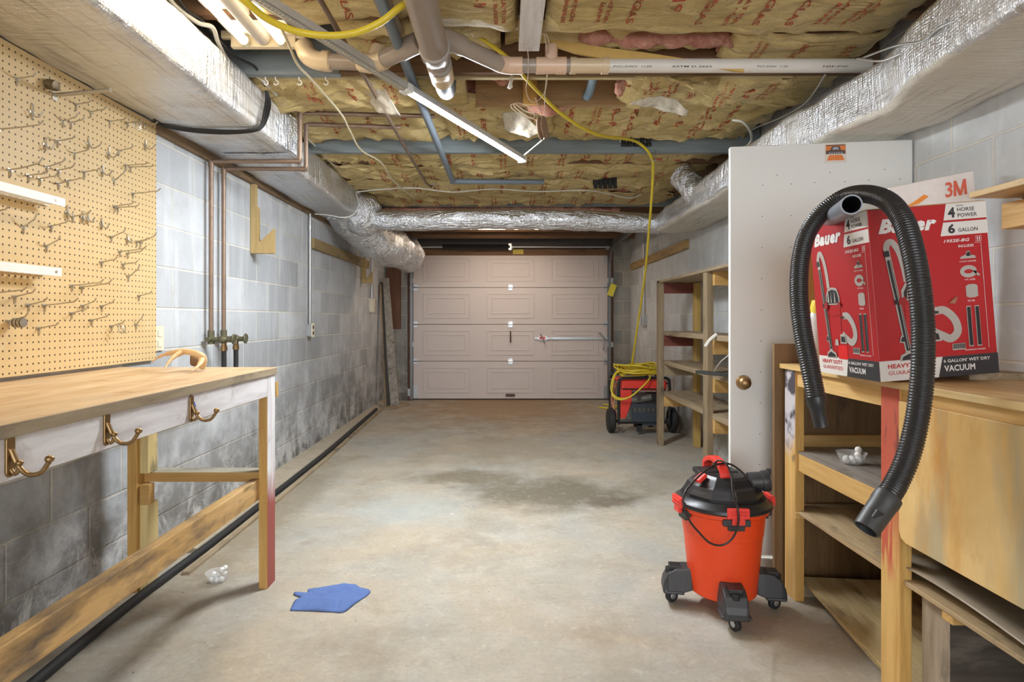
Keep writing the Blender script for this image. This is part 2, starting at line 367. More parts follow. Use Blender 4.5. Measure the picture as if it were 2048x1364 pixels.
# ---- insulation batts: kraft paper facing below, pink fibre above
def kraft():
    k = NT('kraft_paper_facing', .5, 0, .5); p = k.pos(True)
    a = k.noise(p, 3.2, 6, .6); b = k.noise(k.mp(p, (1, 1, 1)), 14, 6, .65, .8); cr = k.noise(k.mp(p, (3, 14, 3)), 2.2, 6, .65, 1.4)
    c = k.mix(k.ramp(a, .35, .65), (.50, .37, .14), (.66, .52, .25))
    c = k.mix(k.math('MULTIPLY', k.ramp(b, .5, .75), .4), c, (.68, .58, .36))
    ln = k.ramp(k.math('ABSOLUTE', k.math('SUBTRACT', cr, .5)), 0, .016, (1, 1, 1), (0, 0, 0))
    c = k.mix(k.math('MULTIPLY', ln, .7), c, (.12, .085, .045))
    k.col(c)
    cr2 = k.noise(k.mp(p, (2.5, 7, 5)), 1.3, 1, .4, .8)
    rid = k.math('ABSOLUTE', k.math('SUBTRACT', cr2, .5))
    k.bump(k.math('ADD', k.math('MULTIPLY', k.ramp(rid, 0, .12), 1.0), k.math('ADD', k.math('MULTIPLY', b, .25), k.math('MULTIPLY', cr, .7))), .6, .012); return k.m
KRAFT = kraft()
def pinkm():
    k = NT('pink_glass_fibre', 1, 0, .1); p = k.pos(True); a = k.noise(p, 14, 8, .75, 1.5); b = k.noise(p, 90, 4, .7)
    k.col(k.mix(k.ramp(a, .35, .65), (.50, .20, .14), (.80, .46, .36))); k.bump(k.math('ADD', a, k.math('MULTIPLY', b, .4)), .8, .02); return k.m
PINK = pinkm()
REDINK = plain('faded_red_print', (.38, .07, .03), .8, 0, .3, 50)
def batt(name_lab, x0, x1, y0, y1, z, amp=.018, seed=0, sag=.03, fold=.0, slope=0, texts=(), group='kraft faced insulation batts', edge=None):
    t = thing('insulation_batt', name_lab, 'insulation', ((x0+x1)/2, (y0+y1)/2, z), group)
    def h(x, y):
        u = (x-x0)/(x1-x0); v = (y-y0)/(y1-y0)
        q = Vector((x*2.2+seed*3.1, y*5+seed, seed))
        n1 = noise.noise(q); n2 = noise.noise(Vector((x*5+seed, y*16+x*3, seed*2)))
        rd = 1-abs(noise.noise(Vector((x*2.6+seed*2, y*6-x*2.6, seed+9))))*3.2; rd2 = 1-abs(noise.noise(Vector((x*4+seed*5, y*11+x*3.2, seed+4))))*3.6
        ev = 1-(2*v-1)**4; eu = 1-(2*u-1)**8
        return z-(sag*ev*eu)+amp*n1+amp*.5*n2-amp*1.5*max(0, rd-.35)-amp*.8*max(0, rd2-.4)+slope*(y-y0)+fold*math.sin(v*PI*3+2*n1)*.5+(.02*(1-eu))
    def f(i, j):
        x = x0+(x1-x0)*i; y = y0+(y1-y0)*j
        wob = .012*noise.noise(Vector((x*4, seed, j*9)))+(edge(i) if edge and j > .99 else 0)
        return Vector((x, y+wob, h(x, y)))
    nx = max(8, int((x1-x0)/.028)); ny = max(6, int((y1-y0)/.022))
    fac = MB().grid(f, nx, ny).build('paper_facing', KRAFT, t, smooth=60, solid=.002, fix=False)
    body = MB(); g1 = MB().grid(lambda i, j: f(.004+i*.992, .02+j*.96)+Vector((0, 0, .020)), nx//2, ny//2); n0 = len(g1.v)
    top = [Vector((v.x, v.y, 2.53)) for v in g1.v]; vs = g1.v+top; fs = [tuple(q) for q in g1.f]
    NX, NY = nx//2, ny//2; ring = [i for i in range(NX+1)]+[(j*(NX+1)+NX) for j in range(1, NY+1)]+[NY*(NX+1)+i for i in range(NX-1, -1, -1)]+[j*(NX+1) for j in range(NY-1, 0, -1)]
    for a, b in zip(ring, ring[1:]+ring[:1]): fs.append((a, b, b+n0, a+n0))
    body.add(vs, fs); body.build('fibre_core', PINK, t, smooth=60)
    if texts:
        mb = MB()
        for (s, x, ya, yb, size) in texts:      # letters run along the depth of the room
            put_text(mb, s, ya, yb, 0, size, lambda u, v: Vector((x+v, u, h(x+v, u)-.0045)), .012)
        mb.build('printed_lettering', REDINK, fac, fix=False)
    return t
T1, T2, T3, T4 = 'FIBERGLAS', 'INSULATION', 'VAPOR BARRIER', 'R-19'
def prints(x0, x1, ya, yb, step, seed):
    r = random.Random(seed); out = []; x = x0
    while x < x1:
        k = r.choice([0, 1, 1, 2])
        L = yb-ya
        if k == 0: out.append((T4, x, ya+L*.25, ya+L*.6, .05))
        elif k == 1: out += [(T3, x, ya+L*.1, ya+L*.9, .016), (T2, x+.03, ya+L*.15, ya+L*.85, .018)]
        else: out.append((T1, x, ya+L*.1, ya+L*.85, .03))
        x += step*r.uniform(.8, 1.25)
    return out
batt('amber-lit kraft paper insulation above the hanging tube light, left of the drain pipe', -1.02, -.36, 1.3, 2.42, 2.37, .022, 1, .035, texts=prints(-.9, -.42, 2.0, 2.4, .14, 1))
batt('kraft paper insulation between the big drain pipe and the whitewashed board', -.33, .05, 1.3, 2.45, 2.35, .018, 2, .03, texts=prints(-.12, .0, 2.05, 2.42, .09, 2))
batt('largest smooth kraft paper insulation batt, right of the whitewashed board', .16, 1.60, 1.25, 2.47, 2.335, .013, 3, .03, texts=prints(.22, 1.45, 1.95, 2.42, .125, 3))
batt('short kraft paper insulation piece behind the white pipe, beside the right duct', .98, 1.66, 2.52, 2.78, 2.36, .012, 4, .025, texts=prints(1.1, 1.5, 2.55, 2.75, .2, 4))
batt('crumpled kraft paper insulation beside the left duct, behind the row of white cup hooks', -1.60, -.20, 2.87, 3.32, 2.335, .03, 5, .03, texts=prints(-1.0, -.45, 2.9, 3.18, .17, 5))
batt('torn kraft paper insulation right of the short blue pipe stub', .60, 1.66, 2.87, 3.30, 2.345, .032, 6, .03, texts=prints(.6, 1.35, 2.92, 3.2, .12, 6))
batt('drooping kraft paper insulation crossed by two copper pipes at the left', -1.60, -.36, 3.30, 4.10, 2.395, .03, 7, .03, texts=prints(-1.1, -.45, 3.35, 3.95, .2, 7))
batt('white-lit sagging insulation right behind the glowing tube light', -.38, .32, 3.27, 4.10, 2.40, .035, 8, .035, texts=prints(-.3, .2, 3.4, 3.95, .16, 8))
batt('wrinkled kraft paper insulation with red print just in front of the long blue-grey beam, right', .30, 1.66, 3.265, 4.10, 2.395, .03, 9, .03, texts=prints(.38, 1.35, 3.35, 3.95, .13, 9))
batt('shadowed kraft paper behind the left branch of the drain pipe', -.74, -.02, 2.45, 2.79, 2.40, .035, 21, .03, texts=prints(-.6, -.1, 2.5, 2.75, .25, 21))
batt('small brown paper piece above the peach pipe fittings', .0, .96, 2.50, 2.79, 2.43, .03, 22, .03)
labs = ['nearest band of kraft paper insulation behind the first blue-grey beam', 'second band of folded kraft paper insulation behind the first blue-grey beam',
        'third band of folded kraft paper insulation behind the first blue-grey beam', 'farthest band of kraft paper insulation in front of the second blue-grey beam']
for i, (a, b) in enumerate([(4.16, 4.60), (4.62, 5.02), (5.04, 5.46), (5.48, 6.03)]):
    batt(labs[i], -1.60, 1.64, a, b, 2.375-.012*i, .030, 12+i, .045, texts=prints(-1.0, 1.25, a+.04, b-.04, .19, 12+i))
def fibre(label, pts, r, seed, sx=1, grp='exposed pink fibre pieces'):
    rf = lambda L, u, q: q*(.75+.5*noise.noise(Vector((L*9, seed, 0))))*(math.sin(PI*min(1, max(0, u*.9+.05)))**.35)
    mb = MB().tube(pts, r, 14, 12, rf=rf); mb.noise(.02, 14, seed).noise(.009, 45, seed)
    o = mb.build('insulation_wad', PINK, smooth=80); return tag(o, label, 'insulation', grp)
fibre('long bare pink fibre roll behind the white pipe', [(.33, 2.62, 2.385), (.6, 2.61, 2.375), (.85, 2.62, 2.38), (1.02, 2.63, 2.37)], .055, 1)
fibre('short pink fibre tuft hanging left of the white-knotted string', [(-.12, 3.12, 2.44), (-.02, 3.12, 2.41), (.03, 3.12, 2.42)], .045, 2)
fibre('pink fibre hanging down beside the hanging string reel', [(.10, 3.28, 2.36), (.2, 3.28, 2.30), (.32, 3.28, 2.33), (.48, 3.28, 2.35)], .055, 3)
fibre('pale fibre tuft hanging beside the blue pipe stub', [(.58, 2.93, 2.34), (.575, 2.93, 2.29), (.56, 2.92, 2.235)], .03, 4)
fibre('thin pink fibre strip showing behind the far blue-grey beam', [(-1.3, 6.22, 2.29), (-.4, 6.22, 2.28), (.5, 6.22, 2.285), (1.2, 6.22, 2.28)], .05, 5)
PAPER = plain('torn_grey_backed_paper', (.50, .45, .36), .8, 0, .3, 30, .4)
def flap(label, pts, seed, m=None):
    mb = MB(); n = len(pts); c = sum((Vector(p) for p in pts), Vector())/n; vs = [c]+[Vector(p) for p in pts]
    mb.add(vs, [(0, i+1, (i+1) % n+1) for i in range(n)])
    me = mb; o = me.build('torn_paper', m or PAPER, smooth=70, fix=False)
    sb = o.modifiers.new('sub', 'SUBSURF'); sb.subdivision_type = 'SIMPLE'; sb.levels = sb.render_levels = 4
    tx = bpy.data.textures.new('crumple', 'CLOUDS'); tx.noise_scale = .06
    d = o.modifiers.new('crumple', 'DISPLACE'); d.texture = tx; d.strength = .035; d.texture_coords = 'GLOBAL'
    so = o.modifiers.new('solid', 'SOLIDIFY'); so.thickness = .003
    return tag(o, label, 'torn paper', 'torn flaps of insulation paper')
flap('large pale torn paper flap pointing down, right of the blue pipe stub', [W(1250, 150, 2.85), W(1330, 150, 2.85), W(1395, 185, 2.85), W(1425, 200, 2.8), W(1445, 150, 2.86), W(1340, 143, 2.9)], 1, KRAFT)
flap('whitish crumpled paper flap lying below the largest torn flap', [W(1260, 205, 3.05), W(1300, 192, 3.0), W(1350, 196, 3.0), W(1376, 222, 3.02), W(1372, 232, 3.05), W(1310, 216, 3.1)], 2)
flap('ragged pale paper flap beside the left end of the lit tube', [W(700, 165, 3.0), W(745, 160, 2.95), W(770, 175, 3.0), W(800, 230, 3.05), W(760, 225, 3.1), W(720, 190, 3.1)], 3)
flap('drooping torn paper lit white under the tube light, left of the string reel', [W(1005, 225, 3.35), W(1040, 222, 3.3), W(1085, 262, 3.35), W(1060, 275, 3.4), W(1010, 262, 3.45)], 4)
# long curling wood-coloured flange strip above the white pipe
sp = MB().loft([[p+Vector((0, 0, -a)), p+Vector((0, .012, -a)), p+Vector((0, .012, a)), p+Vector((0, 0, a))] for p, a in
    [(W(x, y, 2.60), a) for x, y, a in ((1102, 84, .012), (1150, 96, .022), (1220, 108, .026), (1290, 114, .02), (1360, 122, .014), (1430, 132, .012), (1488, 141, .005))]])
tag(sp.build('paper_flange', plain('yellow_kraft_flange', (.56, .36, .10), .6, 0, .2, 12), smooth=50), 'long curling yellow flange strip drooping over the white pipe', 'torn paper')

# ---- foil wrapped ducts
def rrect(y, x0, x1, z0, z1, r=.03, n=28, seed=0, wob=.0):
    pts = []; per = []
    def arc(cx, cz, a0):
        for i in range(5): a = a0+PI/2*i/4; pts.append(Vector((cx+r*math.cos(a), y, cz+r*math.sin(a))))
    def seg(a, b, k):
        for i in range(1, k): pts.append(a.lerp(b, i/k))
    c = [(x1-r, z1-r, 0), (x0+r, z1-r, PI/2), (x0+r, z0+r, PI), (x1-r, z0+r, 3*PI/2)]
    for i, (cx, cz, a0) in enumerate(c):
        arc(cx, cz, a0)
        nx, nz, na = c[(i+1) % 4]; e0 = Vector((nx+r*math.cos(na), y, nz+r*math.sin(na)))
        seg(pts[-1].copy(), e0, 10)
    return pts
def ductmesh(keys, step=.03, r=.03, seed=0, amp=.008, sc=5):
    secs = []; y = keys[0][0]
    while y <= keys[-1][0]+1e-6:
        for a, b in zip(keys, keys[1:]):
            if a[0] <= y <= b[0]+1e-9:
                t = (y-a[0])/(b[0]-a[0]); t2 = t*t*(3-2*t); k = [a[i]+(b[i]-a[i])*t2 for i in range(1, 5)]
        secs.append(rrect(y, *k, r=r)); y += step
    m = MB().loft(secs)
    m.noise(amp, sc, seed).noise(amp*.35, sc*4, seed+3)
    for v in m.v: v.x = max(XL+.004, min(XR-.004, v.x))
    return m
dl = thing('air_duct', 'big foil-wrapped rectangular air duct along the left wall above the pegboard', 'air duct', (-1.45, 3, 2.1))
ductmesh([(.9, -1.685, -1.21, 2.072, 2.30), (2.4, -1.685, -1.215, 2.072, 2.305), (3.53, -1.685, -1.225, 2.08, 2.31)], seed=1).build('duct_trunk', FOIL, dl, smooth=60)
ductmesh([(3.52, -1.68, -1.33, 2.09, 2.325), (4.2, -1.68, -1.335, 2.075, 2.32), (5.0, -1.68, -1.335, 2.07, 2.32), (5.62, -1.68, -1.32, 2.06, 2.32)], seed=2).build('reduced_trunk', FOIL, dl, smooth=60)
tp = MB().box(-1.222, -1.2175, 3.36, 3.50, 2.095, 2.30); tp.box(-1.60, -1.23, 3.36, 3.50, 2.0705, 2.0745)
tp.noise(.003, 9, 4).build('foil_tape', FOIL_C, dl, smooth=50)
torn = MB().loft([[W(x, y, Y)+Vector((dx, 0, 0)) for dx in (-q, 0, q)]+[W(x, y, Y)+Vector((0, .01, 0))] for x, y, Y, q in ((350, 34, 2.3, .006), (354, 50, 2.3, .02), (356, 70, 2.3, .02), (355, 88, 2.3, .009), (356, 96, 2.3, .003))])
torn.build('hanging_torn_wrap', plain('torn_fibre_wrap', (.74, .66, .55), .9, 0, .15, 40, .4), dl, smooth=60)
# crumpled elbow and boot at the far end
el = thing('duct_elbow', 'crumpled foil duct elbow and drooping boot at the far left corner', 'air duct', (-1.4, 5.7, 1.8))
b1 = MB().tube([(-1.52, 5.45, 2.18), (-1.46, 5.65, 2.10), (-1.36, 5.9, 1.99), (-1.22, 6.35, 1.90), (-1.12, 6.75, 1.88), (-1.10, 6.95, 1.88)], [.17, .19, .20, .20, .19, .165], 28, 9)
b1.noise(.035, 5, 3).noise(.016, 14, 5)
for v in b1.v: v.x = max(XL+.01, v.x)
b1.build('foil_boot', FOIL_C, el, smooth=70)
b2 = MB().lathe([(.02, -.19), (.12, -.17), (.19, -.10), (.215, 0), (.19, .1), (.12, .17), (.02, .19)], (-1.33, 5.55, 2.12), (1, .15, -.1), 30, 1.0, .85); b2.noise(.04, 6, 8).noise(.016, 18, 2)
for v in b2.v: v.x = max(XL+.01, v.x)
b2.build('foil_collar', FOIL_C, el, smooth=70)
cr = MB().tube([(-1.34, 5.52, 2.08), (-1.12, 5.50, 2.055), (-.85, 5.48, 2.045), (-.4, 5.46, 2.052), (0, 5.46, 2.055), (.5, 5.46, 2.05), (1.0, 5.48, 2.035), (1.42, 5.50, 2.02)], .093, 28, 14, rf=lambda L, u, r: r*(1+.14*max(0, 1-u*9))*(1-.03*math.exp(-((u-.52)*40)**2)))
cr.noise(.008, 7, 1).noise(.004, 25, 2)
tag(cr.build('crossover_duct', FOIL_C, smooth=70), 'round shiny foil duct crossing the room above the garage door', 'air duct')
dr = thing('air_duct', 'big foil-wrapped rectangular air duct along the right wall above the white door', 'air duct', (1.55, 3, 2.0))
mk = ductmesh([(1.1, 1.33, 1.765, 1.955, 2.17), (1.6, 1.33, 1.765, 1.945, 2.165), (1.95, 1.37, 1.765, 1.94, 2.16), (2.3, 1.45, 1.765, 1.93, 2.15), (2.62, 1.42, 1.765, 1.945, 2.15), (3.1, 1.39, 1.765, 1.945, 2.15), (3.6, 1.38, 1.765, 1.95, 2.15), (4.4, 1.385, 1.765, 1.945, 2.13), (5.5, 1.385, 1.765, 1.94, 2.11)], seed=7, amp=.014)
mk.cur = 0
for i, f in enumerate(mk.f):
    c = sum((mk.v[q] for q in f), Vector())/len(f)
    if c.z < 1.962 and c.x > 1.36: mk.mi[i] = 1
mk.build('duct_trunk', [FOIL, FOIL_D], dr, smooth=60)
bt = MB().tube([W(1362, 350, 4.6), W(1378, 366, 4.55), W(1395, 385, 4.5), W(1418, 398, 4.45)], [.10, .10, .105, .11], 22, 6); bt.noise(.012, 9, 3).noise(.006, 30, 1)
bt.build('takeoff_collar', FOIL_C, dr, smooth=60)
# ================================================================= garage door and end of the room
DOORM = plain('pinkish_white_door_paint', (.60, .53, .50), .5, 0, .03, 8, .03)
DY = 8.40
gd = tag(thing('garage_door', 'closed pinkish white sectional overhead garage door at the end of the room', 'garage door', (.077, DY, 0)), kind='thing')
zb = [.012, .544, 1.064, 1.584, 2.09]
def frame(m, x0, x1, z0, z1, wd, y0, y1):
    m.box(x0, x1, y0, y1, z0, z0+wd).box(x0, x1, y0, y1, z1-wd, z1).box(x0, x0+wd, y0, y1, z0+wd, z1-wd).box(x1-wd, x1, y0, y1, z0+wd, z1-wd)
for i in range(4):
    m = MB().box(DX0, DX1, DY, DY+.04, zb[i]+.003, zb[i+1]-.003)
    for cx in (-.824, .077, .985):
        z0 = zb[i]+.085; z1 = min(zb[i+1]-.08, 2.0)
        frame(m, cx-.335, cx+.335, z0, z1, .018, DY-.006, DY+.001)
        frame(m, cx-.265, cx+.265, z0+.065, z1-.065, .012, DY-.005, DY+.001)
    m.build('door_section', DOORM, gd, bevel=.003)
MB().box(DX0-.02, DX1+.02, DY+.04, DY+.05, .0, 2.12).build('light_leak_blocker', plain('dark_leak_blocker', (.05, .045, .04), .8), gd)  # unseen panel added to stop world light leaking through the door gaps
for i in (1, 2, 3):
    for x in (DX0+.03, .077, DX1-.03):
        m = MB().box(x-.03, x+.03, DY-.012, DY, zb[i]-.04, zb[i]+.04).cyl((x-.035, DY-.016, zb[i]), (x+.035, DY-.016, zb[i]), .009, 10)
        if abs(x-.077) > .5: sgn = 1 if x > 0 else -1; m.cyl((x-.03*sgn, DY-.03, zb[i]), (x+.075*sgn, DY-.03, zb[i]), .006, 8).cyl((x+.05*sgn, DY-.03, zb[i]), (x+.07*sgn, DY-.03, zb[i]), .022, 12)
        m.build('hinge', STEEL, gd)
for sgn, x in ((-1, DX0), (1, DX1)):
    MB().box(min(x, x-sgn*.06), max(x, x-sgn*.06), DY-.01, DY, .03, .2).box(min(x-sgn*-.01, x+sgn*.07), max(x-sgn*-.01, x+sgn*.07), DY-.05, DY-.04, .06, .16).build('corner_bracket', STEEL, gd)
    MB().box(x-.03-sgn*.03, x+.03-sgn*.03, DY-.014, DY, 1.93, 2.02).cyl((x, DY-.03, 1.98), (x+sgn*.05, DY-.03, 1.98), .01, 8).build('top_roller_bracket', STEEL, gd)
DARKM = plain('dark_brown_metal', (.10, .055, .035), .5, .4, .2)
def dhandle(x, z):
    return MB().tube([(x, DY, z+.075), (x, DY-.035, z+.06), (x, DY-.035, z-.06), (x, DY, z-.075)], .009, 8, 4)
dhandle(.077, .89).build('lift_handle', DARKM, gd, smooth=50)
dhandle(1.385, .79).build('lift_handle', STEEL, gd, smooth=50)
MB().box(.01, .14, DY-.012, DY, .045, .085).build('bottom_lift_plate', DARKM, gd, bevel=.004)
lk = MB().box(.47, .60, DY-.02, DY, .845, .895).box(.42, .68, DY-.026, DY-.018, .86, .88).cyl((.5, DY-.03, .93), (.56, DY-.03, .80), .012, 8)
lk = lk.build('side_lock', STEEL, gd, bevel=.002)
MB().box(.485, .565, DY-.03, DY-.02, .856, .890).build('red_lock_tag', REDP, lk)
MB().box(.66, 1.50, DY-.02, DY-.012, .855, .885).cyl((1.33, DY-.02, .95), (1.41, DY-.03, .84), .012, 8).build('lock_bar', STEEL, gd)
for x0, x1, nm in ((DX0-.075, DX0+.004, 'left'), (DX1-.004, DX1+.075, 'right')):
    struct('trim_%d' % (3 if nm == 'left' else 4), MB().box(x0, x1, YE-.075, YE+.02, 0, 2.10), BROWN_Z, bevel=.002)
struct('trim_5', MB().box(DX0-.08, DX1+.08, YE-.045, YE+.02, 2.036, 2.135), BROWN_X, bevel=.003)
struct('trim_6', MB().box(DX0-.08, DX1+.08, YE-.02, YE+.02, 2.14, 2.30), plain('dark_header_board', (.06, .05, .045), .7), bevel=.003)
TRK = plain('dark_track_steel', (.22, .22, .22), .4, .8, .2)
for sgn, x, lab in ((-1, DX0-.012, 'left'), (1, DX1+.012, 'right')):
    t = thing('door_track', 'grey metal garage door track curving overhead on the %s side of the door' % lab, 'door track', (x, 8.3, 0))
    pts = [(x, 8.33, .02), (x, 8.33, 1.0), (x, 8.33, 1.80), (x, 8.30, 1.97), (x, 8.18, 2.09), (x, 7.98, 2.15), (x, 7.2, 2.16), (x, 6.3, 2.165)]
    P = catmull(pts, 5); secs = []
    for i, p in enumerate(P):
        d = (P[min(i+1, len(P)-1)]-P[max(i-1, 0)]).normalized(); nrm = Vector((0, d.z, -d.y))*(1)
        sx = Vector((1, 0, 0)); a, b, q = .018, .03, .004
        prof = [(-a, -b), (a, -b), (a, -b+q), (-a+q, -b+q), (-a+q, b-q), (a, b-q), (a, b), (-a, b)]
        secs.append([p+sx*u*sgn*-1+nrm*v for u, v in prof])
    MB().loft(secs).build('track_rail', TRK, t)
    for z in (.78, 1.68): MB().box(x-.02+sgn*.0, x+.055*sgn if sgn > 0 else x+.02, 8.345, 8.362, z-.035, z+.035).box(x-.028, x+.028, 8.35, 8.364, z-.03, z+.03).build('track_bracket', STEEL, t)
    MB().bar((x, 6.6, 2.19), (x, 6.6, 2.50), .03, .004, (0, 1, 0)).build('hanger_strap', STEEL, t)
ts = thing('torsion_spring', 'black torsion spring and shaft above the garage door', 'spring', (.0, 8.30, 2.13))
MB().cyl((DX0-.03, 8.30, 2.145), (DX1+.03, 8.30, 2.145), .013, 10).build('shaft', STEEL, ts, smooth=40)
MB().tube([(-.87, 8.30, 2.145), (.07, 8.30, 2.145)], .033, 20).lathe([(.033+.005*(i%2), i*.006) for i in range(157)], (-.87, 8.30, 2.145), (1, 0, 0), 20).build('spring_coil', BLACKP, ts, smooth=40)
MB().box(.05, .09, 8.27, 8.395, 2.10, 2.19).cyl((.085, 8.3, 2.145), (.11, 8.3, 2.145), .03, 16).build('center_bracket', STEEL, ts)
for x in (DX0+.02, DX1-.02): MB().cyl((x-.02, 8.30, 2.145), (x+.02, 8.30, 2.145), .05, 20).box(x-.004, x+.004, 8.30, 8.395, 2.11, 2.18).build('cable_drum', STEEL, ts)
tag(MB().box(.11, .26, YE-.048, YE-.045, 2.055, 2.125).build('warning_label', plain('yellow_label', (.55, .42, .06), .6)), 'small yellow label on the header board above the garage door', 'label')
df = thing('ceiling_light', 'warm glowing tube light behind the round foil duct, above the garage door', 'light', (0, 7.45, 2.27))
MB().box(-.50, .44, 7.41, 7.49, 2.285, 2.32).build('light_housing', WHITEP, df)
MB().cyl((-.48, 7.45, 2.272), (.42, 7.45, 2.272), .013, 10).build('light_tube', emit('warm_tube_glow', (1, .78, .52), 9), df)
# leaning planks in the corner
tag(MB().bar((-1.416, 7.66, .0), (-1.62, 8.02, 1.69), .11, .018, (0, 1, 0)).build('leaning_plank', GREY_Y, bevel=.002), 'widest grey brown plank leaning in the far left corner', 'plank')
tag(MB().bar((-1.497, 7.68, .0), (-1.655, 8.0, 1.63), .03, .05, (0, 1, 0)).build('leaning_plank', plain('dark_plank_edge', (.05, .045, .04), .8)), 'dark narrow plank leaning between the wall and the wide grey plank', 'plank')
tag(MB().bar((-1.54, 7.72, .0), (-1.665, 7.96, 1.60), .018, .05, (0, 1, 0)).build('leaning_plank', OLD_Z), 'thin brown plank leaning closest to the left wall', 'plank')
tag(MB().box(-1.66, -1.46, 8.33, 8.375, 1.0, 1.86).build('hanging_board', BROWN_Z, bevel=.002), 'dark brown board standing in the far left corner behind the leaning planks', 'board')
tag(MB().obox((-1.42, 7.72, .012), (.16, .5, .02), (0, 0, -.25)).build('floor_board', OLD_Y, bevel=.002), 'short flat wood piece on the floor at the foot of the leaning planks', 'board')

# ================================================================= left wall
def wallbox(t, x, y, z, nm='outlet_box', m=STEEL, sx=.045, sy=.055, sz=.105):
    return MB().box(x, x+sx, y-sy/2, y+sy/2, z-sz/2, z+sz/2).build(nm, m, t, bevel=.003)
t = thing('conduit_outlet', 'grey conduit running down the left wall to an outlet box', 'outlet', (XL, 5.09, 1.1))
MB().cyl((XL+.022, 5.09, 2.04), (XL+.022, 5.09, 1.10), .011, 10).build('conduit_pipe', STEEL, t, smooth=50)
MB().cyl((XL+.022, 5.09, 1.90), (XL+.022, 5.09, 1.94), .016, 10).build('conduit_coupling', STEEL, t, smooth=50)
b = wallbox(t, XL, 5.09, 1.045)
pl = MB().box(XL+.045, XL+.05, 5.055, 5.125, .985, 1.105).build('cover_plate', CREAM, t, bevel=.002)
for z in (1.02, 1.07): MB().box(XL+.05, XL+.052, 5.075, 5.105, z-.014, z+.014).build('socket', BLACKP, pl)
t = thing('conduit_outlet', 'white outlet box on the left wall beside the leaning planks', 'outlet', (XL, 7.45, 1.25))
MB().cyl((XL+.02, 7.45, 2.0), (XL+.02, 7.45, 1.40), .011, 10).build('conduit_pipe', STEEL, t, smooth=50)
wallbox(t, XL, 7.45, 1.31, 'outlet_box', CREAM, .05, .1, .17)
t = thing('wall_outlet', 'cream wall outlet just past the lower right corner of the pegboard', 'outlet', (XL, 2.89, .97))
MB().box(XL, XL+.012, 2.852, 2.93, .985, 1.105).build('cover_plate', CREAM, t, bevel=.003)
for z in (1.02, 1.07): MB().box(XL+.012, XL+.016, 2.875, 2.907, z-.015, z+.015).box(XL+.016, XL+.0165, 2.885, 2.888, z-.007, z+.006).box(XL+.016, XL+.0165, 2.895, 2.898, z-.007, z+.006).build('socket', plain('pale_cream_socket', (.80, .73, .58)), t)
# copper supply pipes
def cpipe(label, y, zt, ex, ze, x2, zr):
    t = thing('copper_pipe', label, 'pipe', (XL+.04, y, 1.0), 'copper supply pipes')
    x = XL+.035
    MB().tube([(x, y, 1.03), (x, y, zt)], .0125, 12).build('riser', COPPER, t, smooth=50)
    MB().tube([(x, y, zt-.02), (x+.003, y, zt-.004), (x+.02, y, zt), (ex-.02, y, ze), (ex-.004, y, ze+.004), (ex, y, ze+.02), (ex, y, zr-.02), (ex+.004, y, zr-.004), (ex+.02, y, zr), (x2, y+.04, zr-.005)], .0125, 12).build('overhead_run', COPPER, t, smooth=50)
    for a, bq in (((x, y, zt-.03), (x, y, zt+.002)), ((ex-.03, y, ze), (ex+.003, y, ze)), ((ex, y, zr-.035), (ex, y, zr))): MB().cyl(a, bq, .0155, 12).build('elbow', COPPER, t, smooth=50)
    return t
cpipe('left copper riser pipe from the valve pair up to and under the left duct', 3.35, 2.028, -1.155, 2.028, -.40, 2.30)
cpipe('right copper riser pipe from the valve pair up to and under the left duct', 3.50, 2.025, -1.17, 2.022, -.62, 2.285)
VERD = plain('green_tarnished_brass', (.16, .15, .09), .5, .7, .45, 60)
for i, (y, lab) in enumerate(((3.35, 'green tarnished valve with black hose at the foot of the left copper riser'), (3.50, 'brass valve with round handle and black hose at the foot of the right copper riser'))):
    t = thing('hose_valve', lab, 'valve', (XL+.035, y, 1.03)); x = XL+.035
    z = 1.025
    MB().cyl((x, y, z-.025), (x, y, z+.05), .018, 12).cyl((x, y-.045, z), (x, y+.02, z), .014, 12).cyl((x, y, z), (x+.11, y+.01, z-.002), .014, 12).lathe([(.016, 0), (.024, .015), (.024, .03), (.014, .045)], (x+.045, y, z), (1, 0, 0), 12).build('valve_body', VERD, t, smooth=50)
    MB().cyl((x+.07, y+.005, z), (x+.07, y+.005, z-.045), .014, 12).cyl((x+.07, y+.005, z-.04), (x+.07, y+.005, z-.065), .0185, 10).build('hose_fitting', BRASS, t, smooth=40)
    w_ = MB().tube([(x+.125+.0*math.cos(a), y+.01+.026*math.cos(a), z+.026*math.sin(a)) for a in [k*PI/5 for k in range(10)]], .005, 6, 2, closed=True)
    for k in range(4): w_.cyl((x+.125, y+.01, z), (x+.125, y+.01+.026*math.cos(k*PI/2), z+.026*math.sin(k*PI/2)), .004, 6)
    w_.cyl((x+.10, y+.01, z), (x+.13, y+.01, z), .006, 8).build('valve_handle', VERD, t, smooth=50)
    MB().tube([(x+.07, y+.005, z-.06), (x+.07, y+.005, z-.16), (x+.07, y-.01, z-.24), (x+.065, y-.05, z-.31), (x+.05, y-.15, .69), (x+.04, 2.9, .68), (x+.035, 2.0, .68), (x+.035, .9, .69)], .0135, 12, 5).build('black_hose', BLACKR, t, smooth=50)
